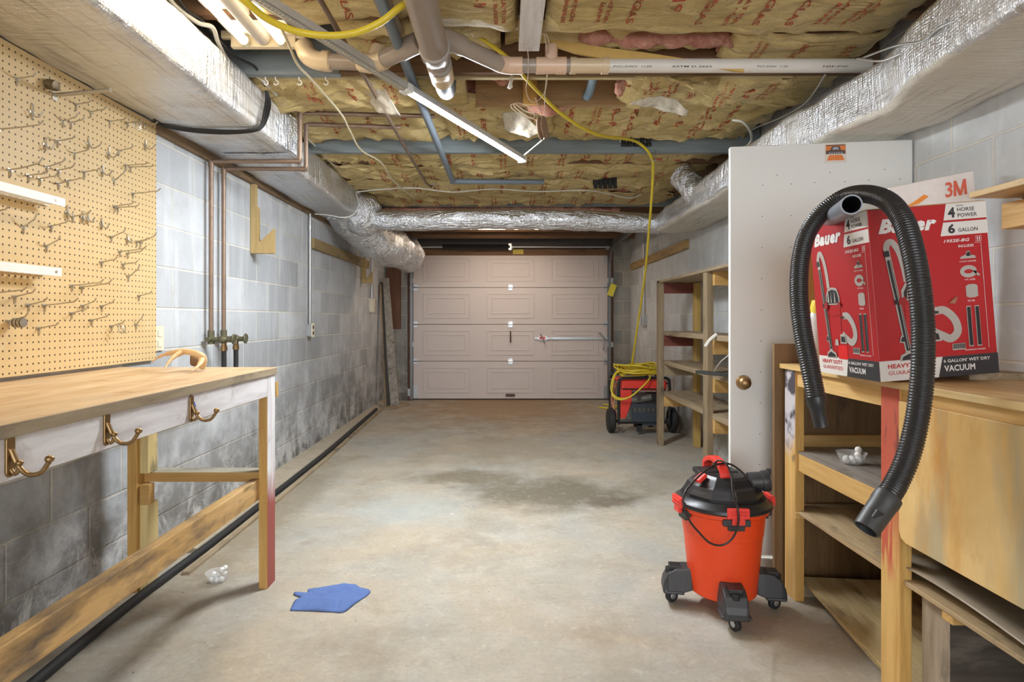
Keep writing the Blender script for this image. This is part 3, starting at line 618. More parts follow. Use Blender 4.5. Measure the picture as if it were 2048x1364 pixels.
# wood brackets and ledger
LW = wood('yellow_bracket_wood', (.42, .28, .10), (.56, .40, .18), 'z', .7, .1)
br = MB().prism([(0, 0), (.155, 0), (.155, .165), (.06, .075), (.052, .10), (.052, .30), (.035, .32), (.035, .46), (0, .46)], (XL+.001, 3.98, 1.575), (1, 0, 0), (0, 0, 1), .038)
tag(br.build('hanging_bracket', LW, bevel=.003), 'notched yellow wood bracket hanging on the left wall under the duct', 'bracket')
br = MB().prism([(0, 0), (.13, 0), (.13, .14), (.06, .05), (.05, .10), (.05, .30), (0, .30)], (XL+.001, 7.02, 1.56), (1, 0, 0), (0, 0, 1), .038)
tag(br.build('hanging_bracket', LW, bevel=.003), 'notched wood bracket on the left wall below the foil elbow, near the planks', 'bracket')
tag(MB().box(XL, XL+.038, 5.16, 7.25, 1.755, 1.845).build('wall_ledger', wood('ledger_wood', (.27, .19, .08), (.40, .29, .14), 'y', .75, .25), bevel=.003), 'long horizontal wood ledger board fixed to the left wall', 'board')
# hose and wooden strip along the curb
tag(MB().tube([(-1.42, .9, .02), (-1.44, 1.6, .02), (-1.475, 2.3, .019), (-1.47, 3.0, .018), (-1.48, 3.8, .018), (-1.50, 5, .018), (-1.55, 6.2, .018), (-1.60, 7.4, .018)], .018, 12, 8).build('black_floor_pipe', BLACKR, smooth=50), 'long black flexible pipe lying along the floor below the left wall', 'pipe')
tag(MB().loft([[Vector((x, y, 0)), Vector((x+.035, y, 0)), Vector((x+.035, y, .014)), Vector((x, y, .014))] for x, y in ((-1.44, 2.65), (-1.445, 3.6), (-1.465, 4.8), (-1.515, 6.1), (-1.565, 7.5))]).build('floor_strip', OLD_Y), 'thin wooden strip on the floor beside the long black pipe', 'board')

# ================================================================= pegboard and hooks
def pegm():
    k = NT('tan_pegboard', .5, 0, .4); p = k.pos(True); x, y, z = k.xyz(p)[:3]; pt = .0254
    def fr(q, o): return k.math('SUBTRACT', k.math('FRACT', k.math('DIVIDE', k.math('ADD', q, o), pt)), .5)
    a = fr(y, 10); b = fr(z, 10.004); d = k.math('SQRT', k.math('ADD', k.math('MULTIPLY', a, a), k.math('MULTIPLY', b, b)))
    hole = k.ramp(d, .11, .15, (1, 1, 1), (0, 0, 0)); n = k.noise(p, 3, 5, .6)
    c = k.mix(n, (.60, .42, .20), (.70, .52, .27)); c = k.mix(k.math('MULTIPLY', k.ramp(k.noise(p, 8, 6, .7), .6, .8), .5), c, (.70, .62, .45))
    k.col(k.mix(hole, c, (.06, .03, .012))); k.bump(k.math('SUBTRACT', 1, hole), .6, .004); return k.m
PX = XL+.022
pb = tag(MB().box(XL+.001, PX, 1.0, 2.845, .945, 2.070).build('pegboard', pegm()), 'large tan perforated pegboard above the workbench', 'pegboard')
# x, y of the clip; x, y of the tip in a 3.41 times enlarged crop; kind
HK = [(110,540,245,505,'s'),(215,770,290,765,'u'),(515,715,620,690,'s'),(615,765,725,735,'s'),(425,830,530,780,'s'),(480,840,575,805,'s'),(745,830,858,808,'s'),
 (865,840,970,830,'c'),(980,855,1075,835,'s'),(-20,885,295,830,'s'),(305,990,370,1000,'j'),(390,965,512,930,'s'),(600,985,690,990,'j'),(505,1050,605,1012,'s'),
 (738,1050,800,1040,'j'),(808,1030,908,998,'s'),(988,995,1055,1000,'j'),(65,1162,290,1080,'s'),(315,1140,445,1080,'s'),(395,1165,508,1125,'s'),(572,1175,680,1150,'s'),
 (695,1170,765,1170,'j'),(190,1200,302,1178,'s'),(268,1222,388,1190,'s'),(855,1130,1010,1112,'s'),(888,1142,1050,1132,'s'),(395,1255,480,1230,'s'),(460,1238,578,1200,'s'),
 (775,1232,858,1150,'s'),(905,1322,1095,1290,'s'),
 (-30,1450,55,1415,'s'),(780,1408,915,1378,'s'),(800,1418,945,1402,'s'),(455,1450,500,1460,'j'),(492,1480,618,1440,'s'),(560,1485,600,1490,'j'),(595,1490,645,1500,'j'),
 (690,1530,745,1535,'j'),(345,1545,468,1500,'s'),(155,1552,250,1465,'s'),(755,1618,857,1560,'s'),(865,1635,890,1645,'j'),(930,1650,1065,1590,'s'),(955,1655,1010,1625,'s'),
 (312,1680,410,1615,'s'),(815,1718,998,1682,'s'),(868,1730,975,1705,'s'),(690,1790,798,1758,'s'),(838,1805,940,1782,'s'),(872,1888,952,1810,'s'),
 (488,1950,705,1912,'s'),(555,1960,762,1912,'s'),(-40,2000,182,1965,'s'),(98,2025,240,1978,'s'),(945,2020,1035,1990,'s'),(192,2082,322,2035,'s'),(302,2085,532,2040,'s'),(562,2088,655,2040,'s'),
 (692,2090,780,2048,'s'),(485,2138,602,2090,'s'),(55,2192,190,2140,'w'),(622,2185,742,2145,'s'),(262,2240,398,2205,'s'),(758,2225,848,2190,'c'),(925,2218,978,2145,'s')]
bands = [(215, 'just under the left duct'), (300, 'on the upper part of the pegboard'), (385, 'right above the upper white tool strip'), (450, 'between the tool strips, upper rows'), (545, 'between the tool strips, lower rows'), (612, 'just below the lower white tool strip'), (999, 'lowest on the pegboard above the bench')]
kinds = {'s': 'straight upturned', 'u': 'U-shaped', 'j': 'J-shaped', 'c': 'ring-carrying', 'w': 'washer-loaded'}
ordn = ['first', 'second', 'third', 'fourth', 'fifth', 'sixth', 'seventh', 'eighth', 'ninth', 'tenth', 'eleventh', 'twelfth', 'thirteenth']
hk = []
for h in HK:
    x, y = h[0]/3.41, h[1]/3.41
    bi = next(i for i, b in enumerate(bands) if y < b[0]); hk.append((bi, x, h))
cnt = {}
for bi, xx, h in sorted(hk):
    x, y, tx, ty, kd = h; x /= 3.41; y /= 3.41; tx /= 3.41; ty /= 3.41
    key = (bi, kd); cnt[key] = cnt.get(key, 0)+1
    tot = sum(1 for q in hk if q[0] == bi and q[2][4] == kd)
    Y = (PX)*F/(x-CX); z = EYE+(CY-y)*Y/F; L = max(.02, (tx-x)*Y/F); up = max(0, (y-ty)*Y/F)
    m = MB(); r = .0026; x0 = PX+.001; yo = 0
    m.box(x0-.001, x0+.002, Y-.012, Y+.012, z-.002, z+.006)
    m.tube([(x0+.002, Y, z+.003), (x0+.003, Y, z-.018), (x0-.002, Y, z-.024)], r*.9, 6)
    if kd in 'swc':
        lt = .014+.12*L
        m.tube([(x0, Y, z+.002), (x0+(L-lt)*.5, Y, z+.002+up*.18), (x0+L-lt, Y, z+.002+up*.45), (x0+L-lt*.5, Y, z+up*.62), (x0+L, Y, z+up+.004)], r, 7, 3)
    else:
        m.tube([(x0+.004, Y, z+.028), (x0+.005, Y, z+.005), (x0+.012, Y, z-.012), (x0+.025, Y, z-.014), (x0+L*.85, Y, z-.004), (x0+L, Y, z+.006)], r, 7, 4)
        if kd == 'u': m.tube([(x0+.004, Y, z+.028), (x0-.001, Y, z+.034)], r, 6)
    if kd == 'c': m.tube([(x0+.03+.003*k, Y+.016*math.cos(k), z-.012+.018*math.sin(k)) for k in range(12)], .0022, 6, 3)
    if kd == 'w':
        for k in range(6): m.cyl((x0+.02+.006*k, Y, z-.004), (x0+.023+.006*k, Y, z-.004), .017-.002*(k % 2), 14)
    lab = ('%s %s steel peg hook from the left, %s' % (ordn[cnt[key]-1], kinds[kd], bands[bi][1])) if tot > 1 else ('only %s steel peg hook %s' % (kinds[kd], bands[bi][1]))
    tag(m.build('peg_hook', ZINC, smooth=50), lab, 'hook', 'steel peg hooks on the pegboard')
def pegpt(px, py): Y = PX*F/(px-CX); return Vector((PX, Y, EYE+(CY-py)*Y/F))
q = pegpt(108, 190)
t = thing('peg_tube', 'thick metal tube sticking out of the top of the pegboard', 'tube', q)
m = MB().tube([q+Vector((.0, 0, 0)), q+Vector((.04, 0, .003)), q+Vector((.21, 0, .018))], .0075, 14); m.build('tube', ZINC, t, smooth=50)
MB().box(q.x, q.x+.004, q.y-.012, q.y+.012, q.z-.02, q.z+.01).build('clip', ZINC, t)
q = pegpt(92, 170)
tag(MB().lathe([(.008, -.018), (.019, -.016), (.02, 0), (.019, .016), (.006, .018)], q+Vector((.022, 0, 0)), (1, 0, -.2), 16).cyl(q, q+Vector((.01, 0, 0)), .006).build('peg_fastener', plain('dark_bronze_knurl', (.16, .12, .07), .5, .7, .4, 90), smooth=50), 'round dark knurled fastener near the top of the pegboard', 'fastener')
for (xa, ya, xb, yb, hh, lab) in ((0, 378, 130, 412, .012, 'upper white perforated tool strip across the pegboard'), (0, 543, 123, 551, .012, 'lower white perforated tool strip across the pegboard')):
    b_ = pegpt(xb+ (26 if 'upper' in lab else 26), yb); z = EYE+(CY-(yb+ya)/2)*2.2/F
    y1 = (PX+.067)*F/(xb-CX); z = EYE+(CY-yb)*y1/F
    t = thing('tool_strip', lab, 'tool rack', (PX, 2.0, z), 'white tool strips')
    sh = MB(); xs = [PX+.002, PX+.03, PX+.045, PX+.06]
    sh.box(PX, PX+.012, 1.0, y1, z, z+.003).box(PX+.052, PX+.066, 1.0, y1, z, z+.003)
    yy = 1.0
    while yy < y1-.02: sh.box(PX+.012, PX+.052, yy, yy+.009, z, z+.003); yy += .028
    sh.build('slotted_shelf', WHITEP, t)
    MB().box(PX+.066, PX+.069, 1.0, y1, z-.004, z+.026).build('front_lip', WHITEP, t, bevel=.001)
    MB().cyl((PX+.069, 2.12, z+.011), (PX+.071, 2.12, z+.011), .005, 10).build('screw', ZINC, t)

# ================================================================= left workbench
BTOP = .93
def benchtop():
    k = NT('stained_bench_plywood', .5, 0, .45); p = k.pos(); v = k.mp(p, (9, 1.3, 9)); g = k.noise(v, 1.8, 8, .62, 1.2); b = k.noise(p, 2.4, 7, .65)
    c = k.mix(k.ramp(g, .36, .64), (.46, .29, .14), (.60, .45, .28)); c = k.mix(k.math('MULTIPLY', k.ramp(b, .55, .72), .55), c, (.48, .42, .36))
    c = k.mix(k.math('MULTIPLY', k.ramp(k.noise(p, 9, 6, .7), .62, .7), .6), c, (.33, .17, .07)); k.col(c); k.bump(g, .15, .003); return k.m
wb = thing('workbench', 'long wooden workbench with plywood top along the left wall', 'workbench', (-1.35, 1.6, 0))
MB().box(XL+.003, -1.0, .5, 2.60, BTOP-.027, BTOP).build('bench_top', [benchtop()], wb, bevel=.003)
MB().box(-1.002, -.995, .5, 2.60, BTOP-.030, BTOP-.002).noise(.002, 9).build('edge_strip', OLD_Y, wb, bevel=.001)
def whitep(name, ax, red=False):
    k = NT(name, .55); p = k.pos(True); v = k.mp(p, (3, 3, 3)); n = k.noise(k.mp(p, (12, 1.5, 12) if ax == 'y' else (12, 12, 1.5)), 2, 7, .65)
    c = k.mix(k.ramp(n, .35, .6), (.60, .56, .56), (.78, .76, .76)); c = k.mix(k.math('MULTIPLY', k.ramp(k.noise(p, 7, 7, .7), .56, .72), .55), c, (.30, .24, .19))
    if red:
        z = k.xyz(p)[2]; f = k.ramp(k.math('ADD', z, k.math('MULTIPLY', k.math('SUBTRACT', n, .5), .25)), .36, .52, (1, 1, 1), (0, 0, 0)); c = k.mix(f, c, (.34, .075, .06))
    k.col(c); return k.m
MB().box(-1.022, -1.003, .5, 2.512, .812, .903).build('apron', whitep('white_apron_paint', 'y'), wb, bevel=.002)
WREDP = whitep('white_over_red_paint', 'z', True)
lg = MB().box(-1.04, -1.003, 2.512, 2.597, 0, .902)
for i, f in enumerate(lg.f):
    if i == 3: lg.mi[i] = 1
lg.build('leg', [PINE_Z, WREDP], wb, bevel=.002, fix=False)
MB().box(-1.575, -1.535, 2.48, 2.57, 0, .902).build('leg', PINE_Z, wb, bevel=.002)
MB().box(-1.535, -1.50, 2.50, 2.57, 0.49, .902).box(-1.535, -1.50, 2.50, 2.575, 0, .36).build('leg_doubler', wood('pale_pine_doubler', (.62, .46, .18), (.74, .58, .28), 'z', .6, .1), wb, bevel=.002)
cbm = MB().box(-1.535, -1.04, 2.53, 2.612, .447, .488); cbm.mi[1] = 1; cbm.build('cross_brace', [PINE_X, wood('grey_dusty_top', (.30, .27, .20), (.42, .38, .29), 'x', .8, .2)], wb, bevel=.002, fix=False)
MB().box(-1.53, -1.49, 2.49, 2.53, .36, .445).build('brace_block', PINE_X, wb, bevel=.002)
MB().box(-1.60, -1.04, 2.53, 2.568, .80, .90).build('top_brace', BROWN_X, wb, bevel=.002)
MB().box(-1.078, -1.040, .5, 2.56, .375, .462).build('foot_rail', wood('stained_foot_rail', (.50, .29, .09), (.68, .43, .18), 'y', .65, .6, (.07, .06, .055)), wb, bevel=.003)
MB().box(-1.004, -.998, 2.60, 2.618, .80, .865).build('side_cleat', PINE_Z, wb)
# brass coat hooks on the apron
for px, py, lab in ((17, 912, 'nearest brass double coat hook on the white bench apron'), (211, 857, 'middle brass double coat hook on the white bench apron'), (381, 817, 'farthest brass double coat hook on the white bench apron')):
    X = -1.003; Y = X*F/(px-CX); z = EYE+(CY-py)*Y/F
    t = thing('coat_hook', lab, 'hook', (X, Y, z), 'brass coat hooks on the bench apron')
    pr = [(.011*math.cos(a), .032+.011*math.sin(a)) for a in [k*PI/8 for k in range(9)]]+[(.011*math.cos(a), -.032+.011*math.sin(a)) for a in [PI+k*PI/8 for k in range(9)]]
    MB().prism(pr, (X, Y, z), (0, 1, 0), (0, 0, 1), .006).build('back_plate', BRASS, t, bevel=.002)
    MB().tube([(X+.005, Y, z+.012), (X+.02, Y, z-.02), (X+.04, Y, z-.037), (X+.065, Y, z-.034), (X+.082, Y, z-.012)], [.006, .005, .005, .0048, .0048], 10, 6).lathe([(.0, -.0085), (.007, -.005), (.009, 0), (.007, .005), (0, .0085)], (X+.083, Y, z-.006), seg=12).build('long_hook', BRASS, t, smooth=50)
    MB().tube([(X+.005, Y, z-.028), (X+.012, Y, z-.036), (X+.02, Y, z-.030), (X+.022, Y, z-.018)], .0045, 8, 5).lathe([(.0, -.007), (.006, -.004), (.0075, 0), (.006, .004), (0, .007)], (X+.022, Y, z-.014), seg=12).build('short_hook', BRASS, t, smooth=50)
tag(MB().prism([(0, 0), (.018, .004), (.007, .022)], (-1.0028, 1.0*F/(CX-388), .852), (0, 1, 0), (0, 0, 1), .0008).build('blue_sticker', plain('blue_chip', (.05, .15, .6))), 'tiny blue triangular chip on the white apron beside the farthest hook', 'sticker')
# antler
AN = plain('pale_antler', (.66, .46, .25), .45, 0, .25, 18, .3)
t = thing('deer_antler', 'pale forked deer antler lying on the far end of the workbench', 'antler', (-1.4, 2.45, BTOP))
def AP(x, y, Y=None, dz=0): Yq = Y or 2.42; return W(x, y, Yq)
bm_ = [W(386, 722, 2.30), W(400, 722, 2.33), W(407, 712, 2.36), W(385, 706, 2.38), W(350, 703, 2.40), W(325, 708, 2.42), W(305, 722, 2.44)]
MB().tube([W(404, 735, 2.40), W(407, 718, 2.38), W(395, 708, 2.36), W(368, 703, 2.38), W(342, 706, 2.42), W(322, 712, 2.46), W(305, 723, 2.50)], [.013, .014, .013, .012, .010, .006, .003], 10, 6).build('main_beam', AN, t, smooth=60)
MB().tube([W(366, 704, 2.38), W(350, 712, 2.35), W(338, 724, 2.32), W(330, 736, 2.29)], [.011, .009, .006, .003], 10, 5).build('tine', AN, t, smooth=60)
MB().tube([W(404, 716, 2.38), W(402, 724, 2.34), W(394, 734, 2.30), W(383, 741, 2.27)], [.012, .010, .006, .003], 10, 5).build('tine', AN, t, smooth=60)
MB().lathe([(.004, -.02), (.02, -.016), (.026, 0), (.02, .014), (.008, .02)], W(392, 722, 2.42)+Vector((0, .0, .002)), (1, .2, .2), 18).noise(.006, 60).build('antler_burr', plain('dark_burr', (.20, .12, .06), .8, 0, .4, 60, .6), t, smooth=70)
def C(px, py, z):                      # a point seen at that pixel, at height z
    Y = F*(z-EYE)/(CY-py); return W(px, py, Y)
# ================================================================= white door standing open at right
DP0, DP1 = Vector((1.014, 2.68, 0)), Vector((1.762, 2.572, 0))
DN = Vector((-(DP1-DP0).y, (DP1-DP0).x, 0)).normalized()*-1          # towards the camera
if DN.y > 0: DN = -DN
DU = (DP1-DP0).normalized(); DA = math.atan2(DU.y, DU.x)
def doorpt(px, py, off=0):
    d = px-CX; e = DP1-DP0; s = (d*DP0.y-F*DP0.x)/(F*e.x-d*e.y); p = DP0+e*s
    p = p+DN*off; return Vector((p.x, p.y, EYE+(CY-py)*p.y/F))
DOORW = plain('pale_grey_white_door_paint', (.72, .72, .69), .45, 0, .02, 5, .04)
door = tag(thing('door_1', 'open pale white flush door with rows of screw dimples and a brass knob', 'door'), kind='structure')
c = (DP0+DP1)/2-DN*.0175
MB().obox((c.x, c.y, 1.0), ((DP1-DP0).length, .035, 1.832), (0, 0, DA)).build('door_slab', DOORW, door, bevel=.003)
MB().obox((c.x+.0, c.y+.02, .03), ((DP1-DP0).length*.96, .03, .06), (0, 0, DA)).build('door_sweep', plain('white_bottom_strip', (.70, .68, .63)), door, bevel=.002)
k_ = doorpt(1487, 765); 
kn = MB().lathe([(.001, .048), (.014, .047), (.024, .04), (.027, .03), (.022, .02), (.011, .015), (.010, .006), (.030, .005), (.033, .002), (.033, 0)], k_, DN, 28)
kn.build('door_knob', BRASS, door, smooth=40)
mdot = plain('dark_screw_dimple', (.22, .21, .19), .6)
dots = [(362,254),(271,319),(453,311),(602,302),(697,238),(791,296),(944,287),(1044,219),(1142,279),(268,517),(451,511),(266,714),(448,711),(264,911),(263,1109),(261,1307)]
dots = [(1440+a/3.171, 270+b/3.171) for a, b in dots]+[(1440+a/2.272, 640+b/2.272) for a, b in ((188,96),(185,236),(183,377),(181,517),(180,657),(240,845))]
for a, b in dots:
    q = doorpt(a, b); MB().lathe([(.0, .001), (.0022, .001), (.0026, .0001)], q, DN, 12).build('screw', mdot, door)
st = thing('door_sticker', 'small orange and black car sticker near the top of the white door', 'sticker', doorpt(1671, 306, .001))
def DST(u, v, o=0): q = doorpt(1671, 306, .0012+o); return q+DU*u*.045+Vector((0, 0, v*.043))
def poly(mb, pts, fn): mb.add([fn(*p) for p in pts], [tuple(range(len(pts)))])
MB().add([DST(-1, -1), DST(1, -1), DST(1, 1), DST(-1, 1), DST(-1, -1, -.001), DST(1, -1, -.001), DST(1, 1, -.001), DST(-1, 1, -.001)], [(0, 1, 2, 3), (4, 5, 6, 7)]).build('paper', plain('sticker_paper', (.68, .62, .55), .4), st)
m = MB(); poly(m, [(-.9, -.1, .0004), (.9, -.1, .0004), (.9, .85, .0004), (-.9, .85, .0004)], DST); m.build('dark_print', plain('sticker_dark', (.10, .06, .05), .4), st)
m = MB(); poly(m, [(-.9, .25, .0008), (-.5, .3, .0008), (-.35, .7, .0008), (.35, .7, .0008), (.5, .3, .0008), (.9, .25, .0008), (.9, .75, .0008), (-.9, .75, .0008)], DST); poly(m, [(-.8, -.75, .0008), (.8, -.75, .0008), (.6, -.2, .0008), (-.6, -.2, .0008)], DST)
m.build('orange_print', plain('sticker_orange', (.72, .20, .04), .4), st)
m = MB(); poly(m, [(-.3, .35, .0012), (.3, .35, .0012), (.22, .6, .0012), (-.22, .6, .0012)], DST)
for k in range(6): poly(m, [(-.62+k*.22, -.08, .0012), (-.5+k*.22, -.08, .0012), (-.5+k*.22, .08, .0012), (-.62+k*.22, .08, .0012)], DST)
m.build('pale_print', plain('sticker_pale', (.35, .38, .45), .4), st)

# ================================================================= right workbench
BX = 1.17; BT = .953
rb = thing('workbench', 'pine bench with open shelves under the red vacuum box on the right', 'workbench', (1.45, 1.6, 0))
YTOP = wood('yellow_plywood_top', (.60, .38, .13), (.74, .54, .26), 'y', .5, .1, knots=False)
MB().box(BX-.012, XR-.003, .55, 2.515, BT-.02, BT).build('bench_top', YTOP, rb, bevel=.002)
MB().box(BX+.008, BX+.045, .55, 2.46, .868, BT-.021).build('front_apron', PINE_Y, rb, bevel=.002)
def painted_post(name, red, white=False):
    k = NT(name, .6); p = k.pos(True); z = k.xyz(p)[2]; g = k.noise(k.mp(p, (16, 16, 1.2)), 1.6, 6, .6, .5)
    c = k.mix(k.ramp(g, .35, .65), (.52, .29, .08), (.68, .43, .15))
    rn = k.noise(k.mp(p, (30, 30, 2.2)), 1.3, 5, .6)
    if red:
        zz = k.ramp(z, .40, .62); f = k.math('MULTIPLY', k.math('MAXIMUM', zz, k.ramp(rn, .52, .58)), k.ramp(z, .32, .42))
        c = k.mix(k.math('MULTIPLY', f, .85), c, (.50, .055, .045)); c = k.mix(k.math('MULTIPLY', k.ramp(k.noise(k.mp(p, (20, 20, 4)), 1.5, 5), .55, .7), k.ramp(z, .7, .8)), c, (.08, .03, .03))
    if white:
        f = k.ramp(k.math('ADD', z, k.math('MULTIPLY', k.math('SUBTRACT', rn, .5), .3)), .60, .68); c = k.mix(f, c, (.50, .46, .48)); c = k.mix(k.math('MULTIPLY', k.ramp(k.noise(p, 9, 5), .54, .62), k.ramp(z, .45, .6)), c, (.06, .05, .06))
    k.col(c); k.bump(g, .2, .004); return k.m
RPOST = painted_post('red_streaked_post', True); WPOST = painted_post('white_black_smeared_post', False, True)
for y0, y1, mm in ((1.765, 1.853, RPOST), (2.400, 2.490, WPOST)):
    lg = MB().box(BX, BX+.038, y0, y1, 0, BT-.021)
    lg.mi[5] = 1
    lg.build('leg', [PINE_Z, mm], rb, bevel=.003, fix=False)
MB().box(1.70, 1.738, 2.40, 2.49, 0, BT-.021).build('leg', PINE_Z, rb); MB().box(1.70, 1.738, .7, .79, 0, BT-.021).build('leg', PINE_Z, rb); MB().box(BX, BX+.038, .7, .79, 0, BT-.021).build('leg', PINE_Z, rb)
ep = wood('brown_end_panel', (.15, .08, .03), (.24, .14, .06), 'z', .5, .25, (.02, .015, .012), knots=False)
MB().box(BX-.03, XR-.004, 2.517, 2.535, 0, 1.035).build('end_panel', ep, rb)
MB().box(1.738, 1.752, .6, 2.515, .05, .93).build('back_panel', ep, rb)
MB().box(BX+.012, BX+.045, 1.853, 2.40, .527, .598).build('shelf_front_rail', PINE_Y, rb, bevel=.002)
MB().box(BX+.012, 1.735, .60, 2.50, .598, .607).build('upper_shelf', wood('grey_stained_shelf', (.20, .17, .14), (.33, .29, .25), 'y', .5, .35, knots=False), rb)
MB().box(BX+.05, 1.735, 2.478, 2.515, .607, .655).build('shelf_back_cleat', PINE_X, rb)
MB().box(BX+.012, 1.735, 1.30, 2.50, .352, .366).build('lower_shelf', wood('lower_shelf_board', (.36, .24, .12), (.50, .37, .21), 'y', .6, .25), rb, bevel=.002)
MB().box(BX-.004, 1.5, 2.385, 2.40, .340, .362).build('shelf_cleat', PINE_X, rb)
MB().box(BX+.04, 1.7, 2.44, 2.49, .0, .05).build('floor_cleat', OLD_X, rb)
pm = NT('stained_hanging_plywood', .45, 0, .4); p_ = pm.pos(True); a_ = pm.noise(p_, 2.2, 6, .6); g_ = pm.noise(pm.mp(p_, (1, 6, 1.5)), 1.6, 5, .6)
c_ = pm.mix(pm.ramp(a_, .35, .65), (.62, .37, .11), (.80, .57, .26)); c_ = pm.mix(pm.math('MULTIPLY', pm.ramp(g_, .50, .66), .7), c_, (.55, .24, .045)); c_ = pm.mix(pm.math('MULTIPLY', pm.ramp(pm.noise(pm.mp(p_, (1, 5, .8), (3, 1, 0)), 1.5, 5, .6), .52, .68), .7), c_, (.40, .37, .25))
pm.col(c_); pm.bump(pm.noise(p_, 60, 4), .15, .003)
yy0, yy1, zz0, zz1 = .55, 1.760, .487, .868
MB().prism([(0, 0), (yy1-yy0-.03, 0), (yy1-yy0-.008, .008), (yy1-yy0, .03), (yy1-yy0, zz1-zz0+.03), (0, zz1-zz0+.03)], (BX-.006, yy0, zz0), (0, 1, 0), (0, 0, 1), .014).build('front_panel', pm.m, rb, bevel=.002)
tag(MB().loft([[W(1603, 1155, 2.46)+Vector((0, 0, d)), Vector((1.73, 2.43, .06+d)), Vector((1.73, 1.3, .022+d)), Vector((1.19, 1.3, .012+d)), W(1762, 1335, 1.911)+Vector((0, 0, d))] for d in (-.012, .004)]).build('plywood_sheet', wood('pale_loose_plywood', (.50, .36, .16), (.66, .52, .28), 'y', .6, .3, knots=False)), 'loose plywood sheet lying on the floor under the right bench shelves', 'plywood')
sag = MB().grid(lambda i, j: Vector((1.19+.5*i, 1.30+.62*j, .372+.05*(1-i)*0+.05*abs(i-.45)**1.5+.02*math.sin(j*3))), 14, 14)
tag(sag.build('curved_hardboard', plain('shiny_brown_hardboard', (.30, .24, .17), .25, 0, .35, 4), smooth=60, solid=.004), 'curved sagging hardboard sheet on the lower shelf of the right bench', 'hardboard')
ct = thing('wood_crate', 'weathered dark wood box on the floor under the plywood front panel at right', 'crate', (1.5, 1.6, 0))
cm = MB().box(1.215, 1.75, 1.625, 1.735, 0, .335); cm.mi[5] = 1
cm.build('side_board', [CRATE_D, CRATE_L], ct, bevel=.002, fix=False)
MB().box(1.215, 1.75, 1.0, 1.02, 0, .30).box(1.73, 1.75, 1.02, 1.62, 0, .30).build('rear_board', CRATE_D, ct)
MB().box(1.185, 1.75, 1.575, 1.615, .328, .350).build('top_batten', PINE_X, ct, bevel=.002)
tag(MB().box(1.42, 1.62, 1.82, 2.03, BT+.0005, BT+.021).build('shim_board', OLD_Y), 'thin board under the raised right side of the red vacuum box', 'board')
# wall shelf at right
ws = thing('wall_shelf', 'pine wall shelf on the right wall behind the red vacuum box', 'shelf', (1.68, 1.5, 1.55))
MB().box(1.56, XR-.002, .5, 2.0, 1.545, 1.565).build('shelf_board', YTOP, ws, bevel=.002)
MB().box(1.66, XR-.002, .5, 1.99, 1.44, 1.525).build('shelf_support', PINE_Y, ws, bevel=.002)
MB().box(1.73, XR-.002, .5, 1.99, 1.525, 1.545).build('shelf_spacer', BROWN_X, ws)

# ================================================================= red vacuum box
RED = plain('red_carton_print', (.44, .016, .020), .35, 0, .06, 12, .05)
CARTW = plain('white_carton', (.70, .66, .62), .5, 0, .05, 12)
CARTD = plain('dark_carton_print', (.035, .032, .036), .45)
INKW = plain('white_ink', (.76, .73, .70), .5); INKR = plain('red_ink', (.50, .02, .02), .5); INKG = plain('grey_ink', (.42, .38, .34), .5)
INKB = plain('black_ink', (.02, .018, .02), .5)
BW, BD, BH = .350, .333, .507
bx = thing('vacuum_box', 'red and white cardboard box of a wet dry vacuum standing on the right bench', 'box', (1.106, 1.752, BT+.0015), rot=(0, -math.radians(4.6), 0))
def crumple(mb, amp=.0025, sd=0): return mb
for o in [MB().box(0, BW, 0, BD, 0, BH).build('carton', RED, bx, bevel=.002, local=True)]: pass
MB().box(.001, BW-.001, .001, BD-.001, BH, BH+.003).build('top_flaps', plain('brown_carton', (.45, .30, .17), .8), bx, local=True)
